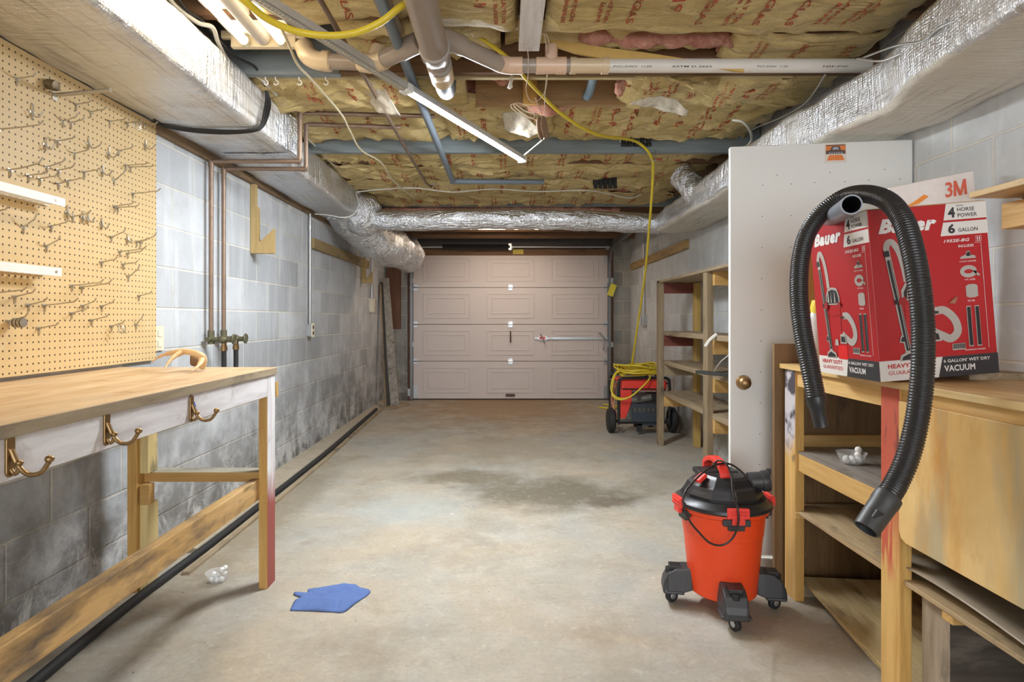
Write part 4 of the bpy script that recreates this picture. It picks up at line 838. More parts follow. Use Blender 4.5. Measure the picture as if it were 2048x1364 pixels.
def face_print(fn, Wd, seed):
    Hh = BH; e = .0006
    def L(k): return lambda u, v: fn(u*Wd, v*Hh, e*k)
    def rect(mb, u0, u1, v0, v1, k, sl=0): poly(mb, [(u0, v0), (u1, v0), (u1, v1), (u0+sl, v1)], L(k))
    cur = bx
    for nm, pl_ in (('horsepower_panel', [(.635, .905), (1, .905), (1, 1), (.665, 1)]), ('gallon_panel', [(.60, .815), (1, .815), (1, .893), (.63, .893)]), ('white_base_band', [(0, 0), (1, 0), (1, .118), (0, .118)])):
        w1 = MB(); poly(w1, pl_, L(1)); w1.build(nm, CARTW, cur, local=True, fix=False)
    d1 = MB(); poly(d1, [(.49, 0), (1, 0), (1, .118), (.535, .118)], L(2)); d1.build('dark_panel', CARTD, cur, local=True, fix=False)
    t = MB()
    put_text(t, 'Bauer', .08, .575, .855, .94, L(2), .055, .3)
    put_text(t, '1952E-BG', .62, .84, .775, .793, L(2), .02, .3); put_text(t, 'INCLUDES', .74, .87, .742, .757, L(2), .02)
    put_text(t, "6 GALLON' WET DRY", .54, .93, .082, .101, L(3), .02); put_text(t, 'VACUUM', .54, .80, .03, .066, L(3), .03)
    put_text(t, 'EXTENSION WANDS', .73, .90, .142, .150, L(2), .01); put_text(t, 'UTILITY NOZZLE', .74, .88, .655, .663, L(2), .01); put_text(t, '7 FT. HOSE', .77, .86, .548, .557, L(2), .01); put_text(t, 'FILTER', .785, .845, .425, .434, L(2), .01)
    # fine rule, icon frame
    rect(t, .93, .933, .15, .765, 2); rect(t, .88, .933, .763, .765, 2)
    for q in ((.89, .94, .772, .774), (.89, .94, .80, .802), (.89, .892, .772, .802), (.938, .94, .772, .802), (.902, .91, .778, .796), (.92, .928, .778, .796)): rect(t, *q, 2)
    t.build('white_lettering', INKW, cur, local=True, fix=False)
    r = MB(); put_text(r, 'HEAVY DUTY', .07, .43, .072, .098, L(2), .03); put_text(r, 'GUARANTEED', .07, .43, .034, .058, L(2), .0); r.build('red_lettering', INKR, cur, local=True, fix=False)
    g = MB(); put_text(g, '4', .675, .735, .918, .978, L(2), .04); put_text(g, 'HORSE', .755, .90, .951, .973, L(2), .012); put_text(g, 'POWER', .755, .92, .918, .940, L(2), .012); put_text(g, 'PEAK', .75, .81, .981, .990, L(2), 0)
    put_text(g, '6', .665, .725, .826, .882, L(2), .04); put_text(g, 'GALLON', .75, .915, .833, .855, L(2), .012); g.build('dark_lettering', CARTD, cur, local=True, fix=False)
    # line drawing of the canister vacuum, its wand and hose
    def stroke(mb, pts, wd, k, n=6):
        P = catmull([Vector((a*Wd, b*Hh, 0)) for a, b in pts], n); vs = []; fs = []
        for i, q in enumerate(P):
            d = (P[min(i+1, len(P)-1)]-P[max(i-1, 0)]).normalized(); s = Vector((-d.y, d.x, 0))*wd/2
            for z in (-1, 1): a = q+s*z; vs.append(fn(a.x, a.y, e*k))
            if i: fs.append((2*i-2, 2*i-1, 2*i+1, 2*i))
        mb.add(vs, fs)
    S_ = Wd
    wl = MB(); hose_ = [(.135, .775), (.15, .80), (.19, .80), (.24, .74), (.27, .65), (.285, .57)]
    hose2 = [(.50, .385), (.58, .385), (.66, .33), (.68, .26), (.62, .22), (.55, .24), (.47, .27)]
    stroke(wl, hose_, .052*S_, 2); stroke(wl, hose2, .066*S_, 2); stroke(wl, [(.13, .78), (.255, .15)], .050*S_, 3, 1)
    can = [(.23, .46), (.23, .52), (.27, .565), (.35, .575), (.43, .565), (.47, .51), (.47, .46)]; poly(wl, [(a, b) for a, b in can], L(3))
    poly(wl, [(.17, .11), (.185, .145), (.25, .165), (.34, .145), (.35, .115)], L(4)); poly(wl, [(.18, .22), (.20, .26), (.24, .26), (.25, .21)], L(4)); poly(wl, [(.43, .21), (.44, .27), (.52, .27), (.54, .21)], L(4)); poly(wl, [(.335, .195), (.345, .235), (.39, .235), (.40, .195)], L(4))
    # accessory icons
    poly(wl, [(.745, .675), (.755, .688), (.80, .70), (.875, .69), (.88, .675)], L(2)); poly(wl, [(.80, .69), (.80, .715), (.83, .72), (.84, .69)], L(2))
    stroke(wl, [(.84+.055*math.cos(a)-.03, .60+.024*math.sin(a)) for a in [k*PI/5 for k in range(11)]], .034*S_, 2, 4); stroke(wl, [(.86, .60), (.885, .58), (.90, .575)], .02*S_, 2)
    poly(wl, [(.775, .455), (.775, .515), (.80, .525), (.85, .525), (.875, .515), (.875, .455), (.85, .447), (.80, .447)], L(2))
    for u in (.785, .855): rect(wl, u-.019, u+.019, .165, .40, 2)
    rect(wl, .625, .735, .150, .188, 2)
    wl.build('outline_print', INKG if seed else INKG, cur, local=True, fix=False)
    bl = MB(); stroke(bl, [(.128, .755), (.134, .72)], .046*S_, 5, 1); stroke(bl, [(.145, .70), (.195, .46)], .032*S_, 5, 1); stroke(bl, [(.20, .45), (.252, .17)], .032*S_, 5, 1); stroke(bl, [(.185, .47), (.195, .445)], .05*S_, 6, 1)
    poly(bl, [(.19, .115), (.20, .135), (.255, .152), (.32, .135), (.33, .12)], L(6)); poly(bl, [(.25, .47), (.25, .51), (.28, .55), (.35, .56), (.42, .55), (.45, .50), (.45, .47)], L(5))
    poly(bl, [(.45, .22), (.455, .255), (.51, .255), (.52, .22)], L(6)); poly(bl, [(.19, .225), (.205, .25), (.23, .25), (.24, .22)], L(6)); poly(bl, [(.805, .695), (.805, .712), (.828, .714), (.832, .695)], L(4))
    for k in range(5): stroke(bl, [(.475+.012*k, .385), (.475+.012*k, .37)], .003, 5, 1)
    for u in (.785, .855): rect(bl, u-.014, u+.014, .172, .394, 4)
    for k in range(16): rect(bl, .632+k*.0063, .632+k*.0063+.0025+.0015*(k % 3 == 0), .158, .186, 4)
    bl.build('dark_print', INKB, cur, local=True, fix=False)
    wb_ = MB()
    for a, b in ((.27, .30), (.325, .345), (.385, .41)): poly(wb_, [(a, .475), (b, .475), (b-.01, .545), (a+.01, .545)], L(7))
    stroke(wb_, [(.150, .70), (.200, .46)], .006*S_, 7, 1); stroke(wb_, [(.205, .45), (.252, .18)], .006*S_, 7, 1)
    wb_.build('highlight_print', INKG, cur, local=True, fix=False)
    rr = MB(); poly(rr, [(.195, .44), (.20, .47), (.255, .485), (.27, .455), (.25, .43)], L(8)); poly(rr, [(.44, .455), (.45, .48), (.49, .47), (.49, .445)], L(8)); stroke(rr, [(.25, .46), (.25, .22)], .003, 2, 1); stroke(rr, [(.46, .46), (.45, .28)], .003, 2, 1); stroke(rr, [(.25, .40), (.35, .385), (.46, .40)], .002, 2)
    rr.build('deep_red_print', plain('deep_red_ink', (.30, .012, .012)), cur, local=True, fix=False)
face_print(lambda u, v, o: Vector((u, -o, v)), BW, 0)
face_print(lambda u, v, o: Vector((-o, BD-u, v)), BD, 1)
m = MB().box(-.0015, 0, BD*.47, BD*.62, .055, .10); m.build('red_tape', plain('bright_red_tape', (.70, .03, .03), .2), bx, local=True)
MB().add([(.62*BW, -.003, .425*BH), (.665*BW, -.006, .455*BH), (.70*BW, -.003, .458*BH), (.66*BW, -.009, .42*BH)], [(0, 1, 2, 3)]).build('torn_flap', plain('torn_carton', (.35, .16, .1), .8), bx, local=True, fix=False)

# wand lying on the box, hose looped over it
R5 = Matrix.Rotation(-math.radians(4.6), 3, 'Y')
wt = thing('vacuum_wand', 'grey hollow vacuum wand tube lying across the top of the red box', 'tube', (1.05, 1.9, 1.49))
wa, wb2 = W(1703, 409, 1.70), W(1645, 448, 2.12)
d_ = (wb2-wa).normalized(); aw = MB().tube([wa, wb2-d_*.08], .0285, 28, caps=False); aw.lathe([(.0245, 0), (.0285, 0)], wa, d_, 28, caps=False); 
aw.build('wand_tube', plain('blue_grey_plastic_tube', (.20, .22, .26), .35, 0, .06), wt, smooth=50)
MB().tube([wa+d_*.002, wb2-d_*.08], .0245, 28, caps=False).build('dark_bore', plain('matt_black_bore', (.012, .012, .012), .9), wt, smooth=50)
MB().cyl(wb2-d_*.085, wb2-d_*.05, .0305, 24).tube([wb2-d_*.05, wb2+d_*.1], .024, 20).build('coupling', BLACKP, wt, smooth=50)
hs = thing('vacuum_hose', 'long black ribbed vacuum hose looped over the wand in front of the red box', 'hose', (1.0, 1.6, 1.2))
def resample(P, st):
    out = [P[0]]; acc = 0
    for a, b in zip(P, P[1:]):
        L = (b-a).length; t = st-acc
        while t <= L: out.append(a.lerp(b, t/L)); t += st
        acc = L-(t-st)
    return out
HP = [(1633,800,1.76),(1621,740,1.78),(1605,660,1.82),(1598,590,1.86),(1601,520,1.90),(1616,465,1.92),(1648,422,1.92),(1690,394,1.88),(1733,388,1.78),(1775,402,1.68),(1806,440,1.60),(1825,500,1.55),(1838,570,1.52),(1845,640,1.51),(1846,710,1.50),(1842,780,1.50),(1832,850,1.50),(1815,915,1.49),(1793,965,1.48),(1770,1002,1.46)]
HW = [W(*q) for q in HP]
MB().tube(resample(catmull(HW, 16), .0013), .0262, 22, 1, rf=lambda L, u, r: r*(1+.05*math.sin(L*2*PI/.0078))).build('ribbed_hose', plain('glossy_black_hose', (.022, .021, .022), .28, 0, .1), hs, smooth=80)
a, b = W(1631, 793, 1.762), W(1645, 857, 1.75); d2 = (b-a).normalized()
MB().lathe([(.024, 0), (.0275, .001), (.0275, .028), (.0235, .034), (.021, .09), (.018, .09), (.018, .05)], a, d2, 24).build('hose_cuff', BLACKP, hs, smooth=40)
a, b = W(1778, 992, 1.465), W(1728, 1064, 1.44); d2 = (b-a).normalized()
MB().lathe([(.026, 0), (.0315, .001), (.0325, .02), (.031, .025), (.030, .06), (.0285, .105), (.025, .105), (.0245, .06)], a, d2, 28).build('hose_cuff', DGREY, hs, smooth=40)
MB().obox(a+d2*.06+Vector((-.012, -.026, .008)), (.02, .006, .022), (0, .6, .0)).build('latch_button', BLACKP, hs, bevel=.001)
# bag of sandpaper or filters behind the box
bg = thing('filter_package', 'orange and white plastic wrapped filter package standing behind the red box', 'package', (1.45, 2.18, 1.45))
o_, u_, v_ = W(1770, 470, 2.20), W(1955, 440, 2.13), None
def BG(u, v, o=0):
    A, B = W(1772, 500, 2.20), W(1958, 470, 2.13); t0, t1 = W(1778, 375, 2.20), W(1948, 341, 2.13)
    lo = A.lerp(B, u); hi = t0.lerp(t1, u); p = lo.lerp(hi, v); return p+Vector((0, -o, 0))
MB().loft([[BG(0, -1.9, d), BG(1, -1.9, d), BG(1, 1, d), BG(0, 1, d)] for d in (-.03, 0)]).build('white_sleeve', plain('glossy_white_wrap', (.80, .74, .70), .15), bg, bevel=.004)
m = MB(); poly(m, [(0, -1.2, .001), (.97, -1.2, .001), (.97, .50, .001), (.84, .52, .001), (.72, .50, .001), (.6, .62, .001), (.42, .78, .001), (.28, .68, .001), (0, .58, .001)], BG); m.build('orange_print', plain('glossy_orange_wrap', (.85, .27, .02), .15), bg, fix=False)
m = MB(); put_text(m, 'Filtrete', -.02, .62, .18, .48, lambda u, v: BG(u, v, .003), .03, .1); poly(m, [(.5, .3, .002), (.6, .42, .002), (.66, .3, .002), (.55, .2, .002)], BG); m.build('yellow_print', plain('yellow_wrap_print', (.85, .62, .05), .2), bg, fix=False)
m = MB(); put_text(m, '3', .66, .74, .66, .90, lambda u, v: BG(u, v, .003), .02); [poly(m, [(a, .66), (b, .66), (d, .90), (c, .90)], lambda u, v: BG(u, v, .003)) for a, b, c, d in ((.75, .78, .755, .785), (.87, .90, .865, .895), (.81, .84, .755, .785), (.81, .84, .865, .895))]; m.build('red_print', plain('orange_red_print', (.70, .10, .04), .3), bg, fix=False)
m = MB(); m.add([BG(.80, .1, .002), BG(.97, .1, .002), BG(.97, .5, .002), BG(.82, .5, .002)], [(0, 1, 2, 3)]); m.build('pale_orange_print', plain('pale_orange_wrap', (.78, .45, .30), .3), bg, fix=False)
bt_ = thing('bottle', 'clear plastic wrapped bottle with yellow cap standing left of the red box', 'bottle', (1.26, 2.40, BT))
MB().lathe([(.03, 0), (.036, .01), (.036, .17), (.03, .20), (.02, .22)], (1.262, 2.40, BT+.001), seg=20).noise(.005, 30).build('bottle_body', plain('hazy_plastic_wrap', (.66, .66, .64), .2, 0, .2, 25), bt_, smooth=60)
MB().lathe([(.026, .21), (.028, .235), (.022, .262), (.0, .264)], (1.262, 2.40, BT), seg=16).build('bottle_cap', plain('yellow_cap', (.80, .62, .06), .4), bt_, smooth=50)
tag(MB().bar((1.285, 2.50, BT+.002), (1.285, 2.50, BT+.50), .03, .012, (0, 1, 0)).build('wood_stick', PINE_Z), 'narrow upright wood stick behind the red box beside the white door', 'stick')

# ================================================================= mothball bowls
def clear():
    k = NT('clear_plastic', .08); k.col((.8, .8, .8)); k.b.inputs['Alpha'].default_value = .22; return k.m
CLR = clear(); MOTH = plain('chalk_white', (.80, .79, .76), .8, 0, .04)
def bowl(c, label, balls, s=1):
    t = thing('plastic_bowl', label, 'bowl', c, 'clear bowls of white mothballs')
    def rf(k): return 1+.06*math.cos(6*k)
    MB().lathe([(.0, .001), (.03, .001), (.036, .004), (.044, .025), (.052, .042), (.0505, .042), (.042, .025), (.034, .006), (.028, .003), (0, .003)], c, seg=24).build('bowl', CLR, t, smooth=50)
    for dx, dy, dz in balls:
        r = .0105*s
        tag(MB().lathe([(r*math.sin(a), -r*math.cos(a)) for a in [k*PI/8 for k in range(9)]], (c[0]+dx, c[1]+dy, c[2]+.0035+r+dz), seg=12).build('mothball', MOTH, smooth=80), ('white mothball in the clear bowl on the floor by the left bench' if balls is B1 else 'white mothball in the clear bowl on the right bench shelf'), 'mothball', 'mothballs on the floor' if balls is B1 else 'mothballs on the shelf')
B1 = [(-.022, -.012, 0), (0, -.016, 0), (.022, -.01, 0), (-.012, .010, 0), (.012, .012, 0), (-.018, -.002, .019), (.004, -.004, .019), (.024, .010, .019), (.016, .0, .036), (.026, .012, .040)]
B2 = [(-.024, -.008, 0), (-.002, -.014, 0), (.020, -.008, 0), (-.012, .012, 0), (.010, .014, 0), (.030, .010, .014), (.034, .014, .032)]
bowl((-1.247, 2.585, .001), 'clear plastic bowl of white mothballs on the floor beside the left bench leg', B1)
bowl((1.275, 2.19, .608), 'clear plastic bowl of white mothballs on the middle shelf of the right bench', B2, 1.15)

# ================================================================= blue rag, scrap
pts = [(580,1222),(590,1203),(602,1197),(588,1191),(592,1186),(614,1187),(618,1180),(650,1176),(684,1172),(705,1170),(714,1173),(720,1177),(739,1182),(737,1190),(712,1207),(688,1225),(664,1225),(620,1223)]
def fl(px, py, z=0): Y = F*(EYE-z)/(py-CY); return Vector(((px-CX)*Y/F, Y, z))
P = [fl(*q) for q in pts]; cen = fl(660, 1200)
cl = MB(); rings = 12; vs = [cen+Vector((0, 0, .012))]; n = len(P)*4
bd = catmull(P+[P[0]], 4)[:-1]; n = len(bd)
for r_ in range(1, rings+1):
    for q in bd:
        t = r_/rings; v = cen.lerp(q, t); hz = .016+.022*noise.noise(v*10)+.010*noise.noise(v*28)-.014*max(0, 1-abs(noise.noise(v*6+Vector((3, 1, 0))))*5); v.z = max(.003, hz*(1-t**5)+.006*(1-t)+.002); vs.append(v)
fs = [(0, 1+i, 1+(i+1) % n) for i in range(n)]+[(1+(r_-1)*n+i, 1+(r_-1)*n+(i+1) % n, 1+r_*n+(i+1) % n, 1+r_*n+i) for r_ in range(1, rings) for i in range(n)]
cl.add(vs, fs)
k = NT('blue_terry_cloth', .95, 0, .1); p_ = k.pos(True); nn = k.noise(p_, 260, 3, .7); k.col(k.mix(nn, (.075, .13, .34), (.18, .27, .55))); k.bump(nn, .8, .004)
tag(cl.build('blue_rag', k.m, smooth=80, solid=.004), 'crumpled blue terry rag lying on the concrete floor', 'rag')
tag(MB().obox(fl(905, 1028, .002), (.02, .012, .002), (0, 0, .5)).build('paper_scrap', WHITEP), 'tiny white paper scrap on the middle of the floor', 'scrap')
tag(MB().obox(fl(748, 1152, .002), (.012, .004, .002), (0, 0, .1)).build('paper_scrap', WHITEP), 'tiny white chip on the floor above the blue rag', 'scrap')
# ================================================================= wet dry vacuum
VX, VY = .866, 2.37
vc = thing('wet_dry_vacuum', 'orange red bucket vacuum with black lid and caster feet in front of the white door', 'vacuum cleaner', (VX, VY, 0))
BUCK = plain('orange_red_plastic', (.78, .065, .012), .38, 0, .07, 120, .15)
V0 = Vector((VX, VY, 0))
MB().lathe([(.0, .062), (.118, .062), (.128, .070), (.150, .30), (.152, .302), (.160, .385), (.172, .392), (.172, .412), (.158, .413), (.15, .38), (.12, .09), (0, .08)], V0, seg=56).build('bucket', BUCK, vc, smooth=35)
MB().lathe([(.150, .408), (.180, .408), (.186, .414), (.184, .425), (.170, .432), (.160, .445), (.148, .447), (0, .447)], V0, seg=56).build('lid_rim', BLACKP, vc, smooth=35)
# faceted motor housing
secs = []
for z, rx, ry in ((.440, .150, .152), (.462, .152, .154), (.485, .140, .146), (.503, .132, .14), (.512, .118, .128), (.540, .098, .112), (.552, .088, .10), (.556, .05, .06)):
    z = .44+(z-.44)*.80
    secs.append([V0+Vector((rx*math.cos(a), ry*math.sin(a), z)) for a in [PI/10+k*2*PI/10 for k in range(10)]])
MB().loft(secs).build('motor_housing', BLACKP, vc, bevel=.006)
MB().box(VX-.10, VX+.06, VY-.02, VY+.07, .515, .538).build('top_deck', BLACKP, vc, bevel=.008)
# arched handle
hd = MB()
hs_ = [(a_, b_, .44+(c_-.44)*.80) for a_, b_, c_ in [(VX-.018, VY-.075, .54), (VX-.02, VY-.08, .572), (VX-.022, VY-.055, .60), (VX-.024, VY-.01, .615), (VX-.026, VY+.04, .612), (VX-.03, VY+.085, .585), (VX-.03, VY+.09, .545)]]
Pp = catmull(hs_, 4); hsec = []
for i, q in enumerate(Pp):
    d = (Pp[min(i+1, len(Pp)-1)]-Pp[max(i-1, 0)]).normalized(); s = Vector((1, 0, 0)); u = s.cross(d)
    hsec.append([q+s*.018+u*.010, q-s*.018+u*.010, q-s*.018-u*.010, q+s*.018-u*.010])
hd.loft(hsec).build('carry_handle', REDP, vc, bevel=.004)
MB().obox((VX-.105, VY-.055, .522), (.045, .03, .016), (0, -.5, .5)).build('power_switch', REDP, vc, bevel=.003)
# side port
pd = Vector((.86, -.18, .1)).normalized(); pc = Vector((VX+.09, VY-.03, .500))
MB().lathe([(.036, 0), (.036, .05), (.04, .052), (.042, .075), (.040, .078), (.033, .078), (.032, .03), (0, .03)], pc, pd, 26).build('hose_port', DGREY, vc, smooth=40)
MB().box(pc.x+.07, pc.x+.085, pc.y-.012, pc.y-.002, .530, .553).build('port_tab', DGREY, vc)
# latches
def radial(a, r, z): return V0+Vector((math.cos(a)*r, math.sin(a)*r, z))
for a, nm in ((-1.62, 'front'), (-3.0, 'l'), (.0, 'r')):
    Rm = Matrix.Rotation(a+PI/2, 3, 'Z')
    lt = MB().obox(radial(a, .186, .425), (.078, .016, .036), Rm).obox(radial(a, .186, .398), (.046, .014, .030), Rm).obox(radial(a, .196, .432), (.06, .006, .004), Rm).obox(radial(a, .196, .420), (.06, .006, .004), Rm)
    lt.build('latch', REDP, vc, bevel=.003)
    MB().obox(radial(a, .166, .385), (.10, .022, .026), Rm).obox(radial(a, .162, .365), (.06, .02, .022), Rm).build('latch_base', DGREY, vc, bevel=.004)
for a in (-1.70, -.15, 1.42, 2.99):
    Rm = Matrix.Rotation(a+PI/2, 3, 'Z'); ux = Rm@Vector((1, 0, 0)); uo = Vector((math.cos(a), math.sin(a), 0))
    ft = MB(); s0 = []
    for r, hw, z0, z1 in ((.120, .048, .070, .150), (.150, .050, .060, .150), (.185, .050, .054, .146), (.212, .050, .050, .128), (.228, .047, .050, .098), (.234, .042, .052, .075)):
        c = V0+uo*r
        s0.append([c+ux*hw+Vector((0, 0, z0)), c+ux*hw*.82+Vector((0, 0, z1)), c-ux*hw*.82+Vector((0, 0, z1)), c-ux*hw+Vector((0, 0, z0))])
    ft.loft(s0); ft.obox(V0+uo*.19+Vector((0, 0, .058)), (.108, .075, .012), Rm)
    fo = ft.build('caster_foot', DGREY, vc, bevel=.005)
    MB().obox(V0+uo*.185+Vector((0, 0, .146)), (.05, .045, .014), Rm).cyl(V0+uo*.206+Vector((0, 0, .118)), V0+uo*.206+Vector((0, 0, .14)), .016, 14).build('tool_post', BLACKP, fo, bevel=.002)
    wc = V0+uo*.196+Vector((0, 0, .0265)); ax = Matrix.Rotation(.5, 3, 'Z')@ux
    wh = MB().lathe([(.008, -.011), (.022, -.011), (.026, -.007), (.026, .007), (.022, .011), (.008, .011)], wc, ax, 22).build('caster_wheel', BLACKR, vc, smooth=35)
    MB().lathe([(.0, -.013), (.009, -.0125), (.012, -.0112), (.012, .0112), (.009, .0125), (0, .013)], wc, ax, 14).cyl(wc+Vector((0, 0, .02)), wc+Vector((0, 0, .04)), .006, 8).build('wheel_hub', STEEL, wh, smooth=35)
CORDM = plain('black_power_cord', (.02, .015, .015), .4)
def vp(px, py, dy): return W(px, py, VY+dy)
crd = MB().tube([vp(1425,935,-.03), vp(1436,921,-.06), vp(1452,928,-.09), vp(1462,950,-.12), vp(1466,985,-.17), vp(1475,1015,-.20), vp(1477,1045,-.205), vp(1466,1075,-.20), vp(1445,1090,-.195), vp(1420,1086,-.195), vp(1398,1065,-.19), vp(1378,1040,-.19), vp(1367,1010,-.19), vp(1370,985,-.17), vp(1392,958,-.13), vp(1420,935,-.09), vp(1446,927,-.06), vp(1468,932,-.05), vp(1495,955,-.06), vp(1515,985,-.08), vp(1528,1010,-.06), vp(1531,1030,-.03), vp(1524,1060,-.0), vp(1516,1100,.02)], .0038, 8, 8)
crd.build('power_cord', CORDM, vc, smooth=60)
MB().tube([vp(1500,1005,-.12), vp(1515,1008,-.10), vp(1528,1016,-.06)], .004, 8, 5).build('cord_strap', CORDM, vc, smooth=60)

# ================================================================= generator with cord coil
gx0, gx1, gy0, gy1 = 1.12, 1.62, 5.86, 6.34
ge = thing('portable_generator', 'red and black wheeled portable generator at the far right beside the shelves', 'generator', (1.37, 6.1, 0))
FRM = plain('black_frame_tube', (.02, .02, .022), .35, .3)
for y in (gy0, gy1): MB().tube([(gx0, y, .10), (gx0, y, .50), (gx0+.02, y, .545), (gx0+.07, y, .56), (gx1-.07, y, .56), (gx1-.02, y, .545), (gx1, y, .50), (gx1, y, .10)], .014, 10, 4).build('frame_hoop', FRM, ge, smooth=50)
MB().tube([(gx0, gy0, .12), (gx0, gy1, .12)], .013, 8).tube([(gx1, gy0, .12), (gx1, gy1, .12)], .013, 8).tube([(gx0, gy0, .12), (gx1, gy0, .12)], .013, 8).tube([(gx0, gy1, .12), (gx1, gy1, .12)], .013, 8).tube([(gx0, gy0+.01, .50), (gx0, gy1, .50)], .013, 8).tube([(gx1, gy0+.01, .50), (gx1, gy1, .50)], .013, 8).build('base_frame', FRM, ge, smooth=50)
MB().box(gx0+.03, gx1-.02, gy0+.02, gy1-.04, .43, .535).build('fuel_tank', REDP, ge, bevel=.02)
MB().prism([(0, .02), (.05, .02), (.11, .18), (.11, .30), (0, .30)], (gx0+.02, gy0+.03, .14), (1, 0, 0), (0, 0, 1), .02).build('red_side_panel', REDP, ge, bevel=.004)
MB().box(gx0+.04, gx1-.04, gy0+.002, gy0+.018, .445, .455).build('tank_seam', BLACKP, ge)
en = MB().box(1.30, 1.56, gy0+.08, gy1-.08, .15, .38).cyl((1.25, gy0+.05, .33), (1.45, gy0+.05, .36), .04, 12).box(1.20, 1.30, gy0+.05, gy0+.2, .14, .28)
for k in range(7): en.box(1.22+.014*k, 1.225+.014*k, gy0+.02, gy0+.12, .20, .36)
en.cyl((1.20, gy0+.02, .2), (1.20, gy0+.12, .2), .03, 10).cyl((1.30, gy0+.02, .35), (1.40, gy0+.05, .36), .022, 10)
en.noise(.006, 30); en.build('engine_block', plain('grimy_aluminium', (.26, .25, .23), .4, .7, .6, 30), ge, bevel=.003)
SH = plain('dark_blue_grey_metal', (.045, .055, .07), .45, .2, .15)
shm = MB().box(1.245, 1.57, gy0-.012, gy0-.002, .13, .225).box(1.245, 1.57, gy0-.012, gy0-.002, .272, .305)
for k in range(8): shm.box(1.245+k*.045, 1.262+k*.045 if k < 7 else 1.57, gy0-.012, gy0-.002, .225, .272)
shm.box(1.30, 1.52, gy0-.01, gy0+.1, .09, .13); shm.build('muffler_guard', SH, ge, bevel=.002)
MB().box(1.255, 1.56, gy0+.02, gy0+.03, .22, .28).build('muffler_shell', plain('warm_grey_muffler', (.30, .27, .22), .4, .7), ge)
MB().box(1.42, 1.58, gy0+.03, gy0+.2, .32, .40).build('air_filter_cover', BLACKP, ge, bevel=.01)
MB().cyl((1.40, gy0+.16, .53), (1.40, gy0+.16, .56), .03, 14).cyl((1.42, 5.97, .56), (1.42, 5.97, .64), .016, 10).cyl((1.42, 5.97, .63), (1.42, 5.97, .665), .024, 12).build('fuel_cap', BLACKP, ge, smooth=40)
MB().cyl((gx0-.06, gy0+.12, .125), (gx1+.06, gy0+.12, .125), .01, 8).build('axle', STEEL, ge)
for x in (gx0-.055, gx1+.06):
    wh = MB().lathe([(.06, -.035), (.105, -.035), (.122, -.024), (.125, 0), (.122, .024), (.105, .035), (.06, .035)], (x, gy0+.12, .126), (1, 0, 0), 36).build('wheel', BLACKR, ge, smooth=35)
    MB().lathe([(0, -.03), (.03, -.034), (.062, -.022), (.062, .022), (.03, .034), (0, .03)], (x, gy0+.12, .126), (1, 0, 0), 24).build('wheel_rim', plain('grey_wheel_rim', (.45, .45, .44), .4, .4), wh, smooth=35)
for x in (gx0+.25, gx1-.1): MB().box(x, x+.045, gy1-.05, gy1+.01, 0.001, .11).build('foot', BLACKR, ge)
MB().box(gx0+.18, gx0+.23, gy0-.01, gy0+.03, .03, .11).build('front_foot', BLACKR, ge)
MB().tube([(gx0-.02, gy0+.04, .16), (gx0-.03, gy0+.1, .26), (gx0+.0, gy0+.2, .38), (gx0-.025, gy0+.1, .5)], .008, 6, 5).tube([(gx0+.01, gy0+.05, .14), (gx0-.03, gy0+.2, .3), (gx0-.02, gy0+.06, .47)], .008, 6, 5).tube([(gx0-.02, gy0+.3, .2), (gx0-.04, gy0+.15, .40), (gx0, gy0+.06, .52)], .008, 6, 5).build('orange_cord_bundle', plain('pale_orange_cord', (.55, .25, .14), .5), ge, smooth=60)
yc = thing('extension_cord', 'coiled yellow extension cord heaped on top of the generator', 'extension cord', (1.34, 6.0, .58))
rnd = random.Random(4); m = MB()
for k in range(17):
    cx, cy = 1.36+rnd.uniform(-.05, .05), 6.02+rnd.uniform(-.03, .03); rx, ry = rnd.uniform(.15, .235), rnd.uniform(.10, .17); z0 = .59+.0052*k+rnd.uniform(-.006, .010); ph = rnd.uniform(0, 6)
    m.tube([(cx+rx*math.cos(a), cy+ry*math.sin(a), z0+.018*math.sin(2*a+ph)+.008*math.sin(3*a)) for a in [j*PI/6 for j in range(12)]], .0085, 8, 4, closed=True)
for k in range(2):
    m.tube([(1.15+.02*k, 5.95, .64), (1.08+.01*k, 5.90, .58), (1.045+.01*k, 5.86, .47-.03*k), (1.06, 5.82, .40-.02*k), (1.13, 5.80, .365-.012*k), (1.23, 5.79, .39), (1.36, 5.80, .50), (1.42, 5.84, .56), (1.44, 5.9, .60)], .0085, 8, 5)
m.build('coil', YEL, yc, smooth=60)
BK = [(1262,742,5.98),(1268,700,5.85),(1280,620,5.55),(1291,540,5.15),(1298,460,4.75),(1303,400,4.45),(1306,340,4.20),(1304,318,4.12),(1292,298,4.06),(1272,283,4.0),(1246,277,3.88),(1205,272,3.68),(1165,256,3.48),(1120,225,3.26),(1085,192,3.10),(1060,166,2.90),(1046,150,2.80),(1025,124,2.74),(985,92,2.66),(935,58,2.56),(890,30,2.46),(858,6,2.38)]
m = MB().tube([W(*q) for q in BK], .0095, 10, 6); m.build('hanging_run', YEL, yc, smooth=60)
tag(MB().tube([W(*q) for q in [(440,-40,1.80),(490,2,1.86),(535,38,1.92),(590,62,1.97),(650,71,2.0),(710,66,2.02),(760,45,2.02),(795,18,2.02),(815,4,2.04),(832,-12,2.1)]], .0115, 12, 8).build('yellow_cord_swag', YEL, smooth=60), 'thick yellow cord swagging below the tube lights near the ceiling, left of the drain pipe', 'cord')
tag(MB().tube([(1.20, 7.6, .012), (1.35, 7.5, .012), (1.47, 7.7, .012), (1.3, 7.85, .012)], .011, 8, 6).build('yellow_cord_loop', YEL, smooth=60), 'short yellow cord loop on the floor by the garage door corner', 'cord')

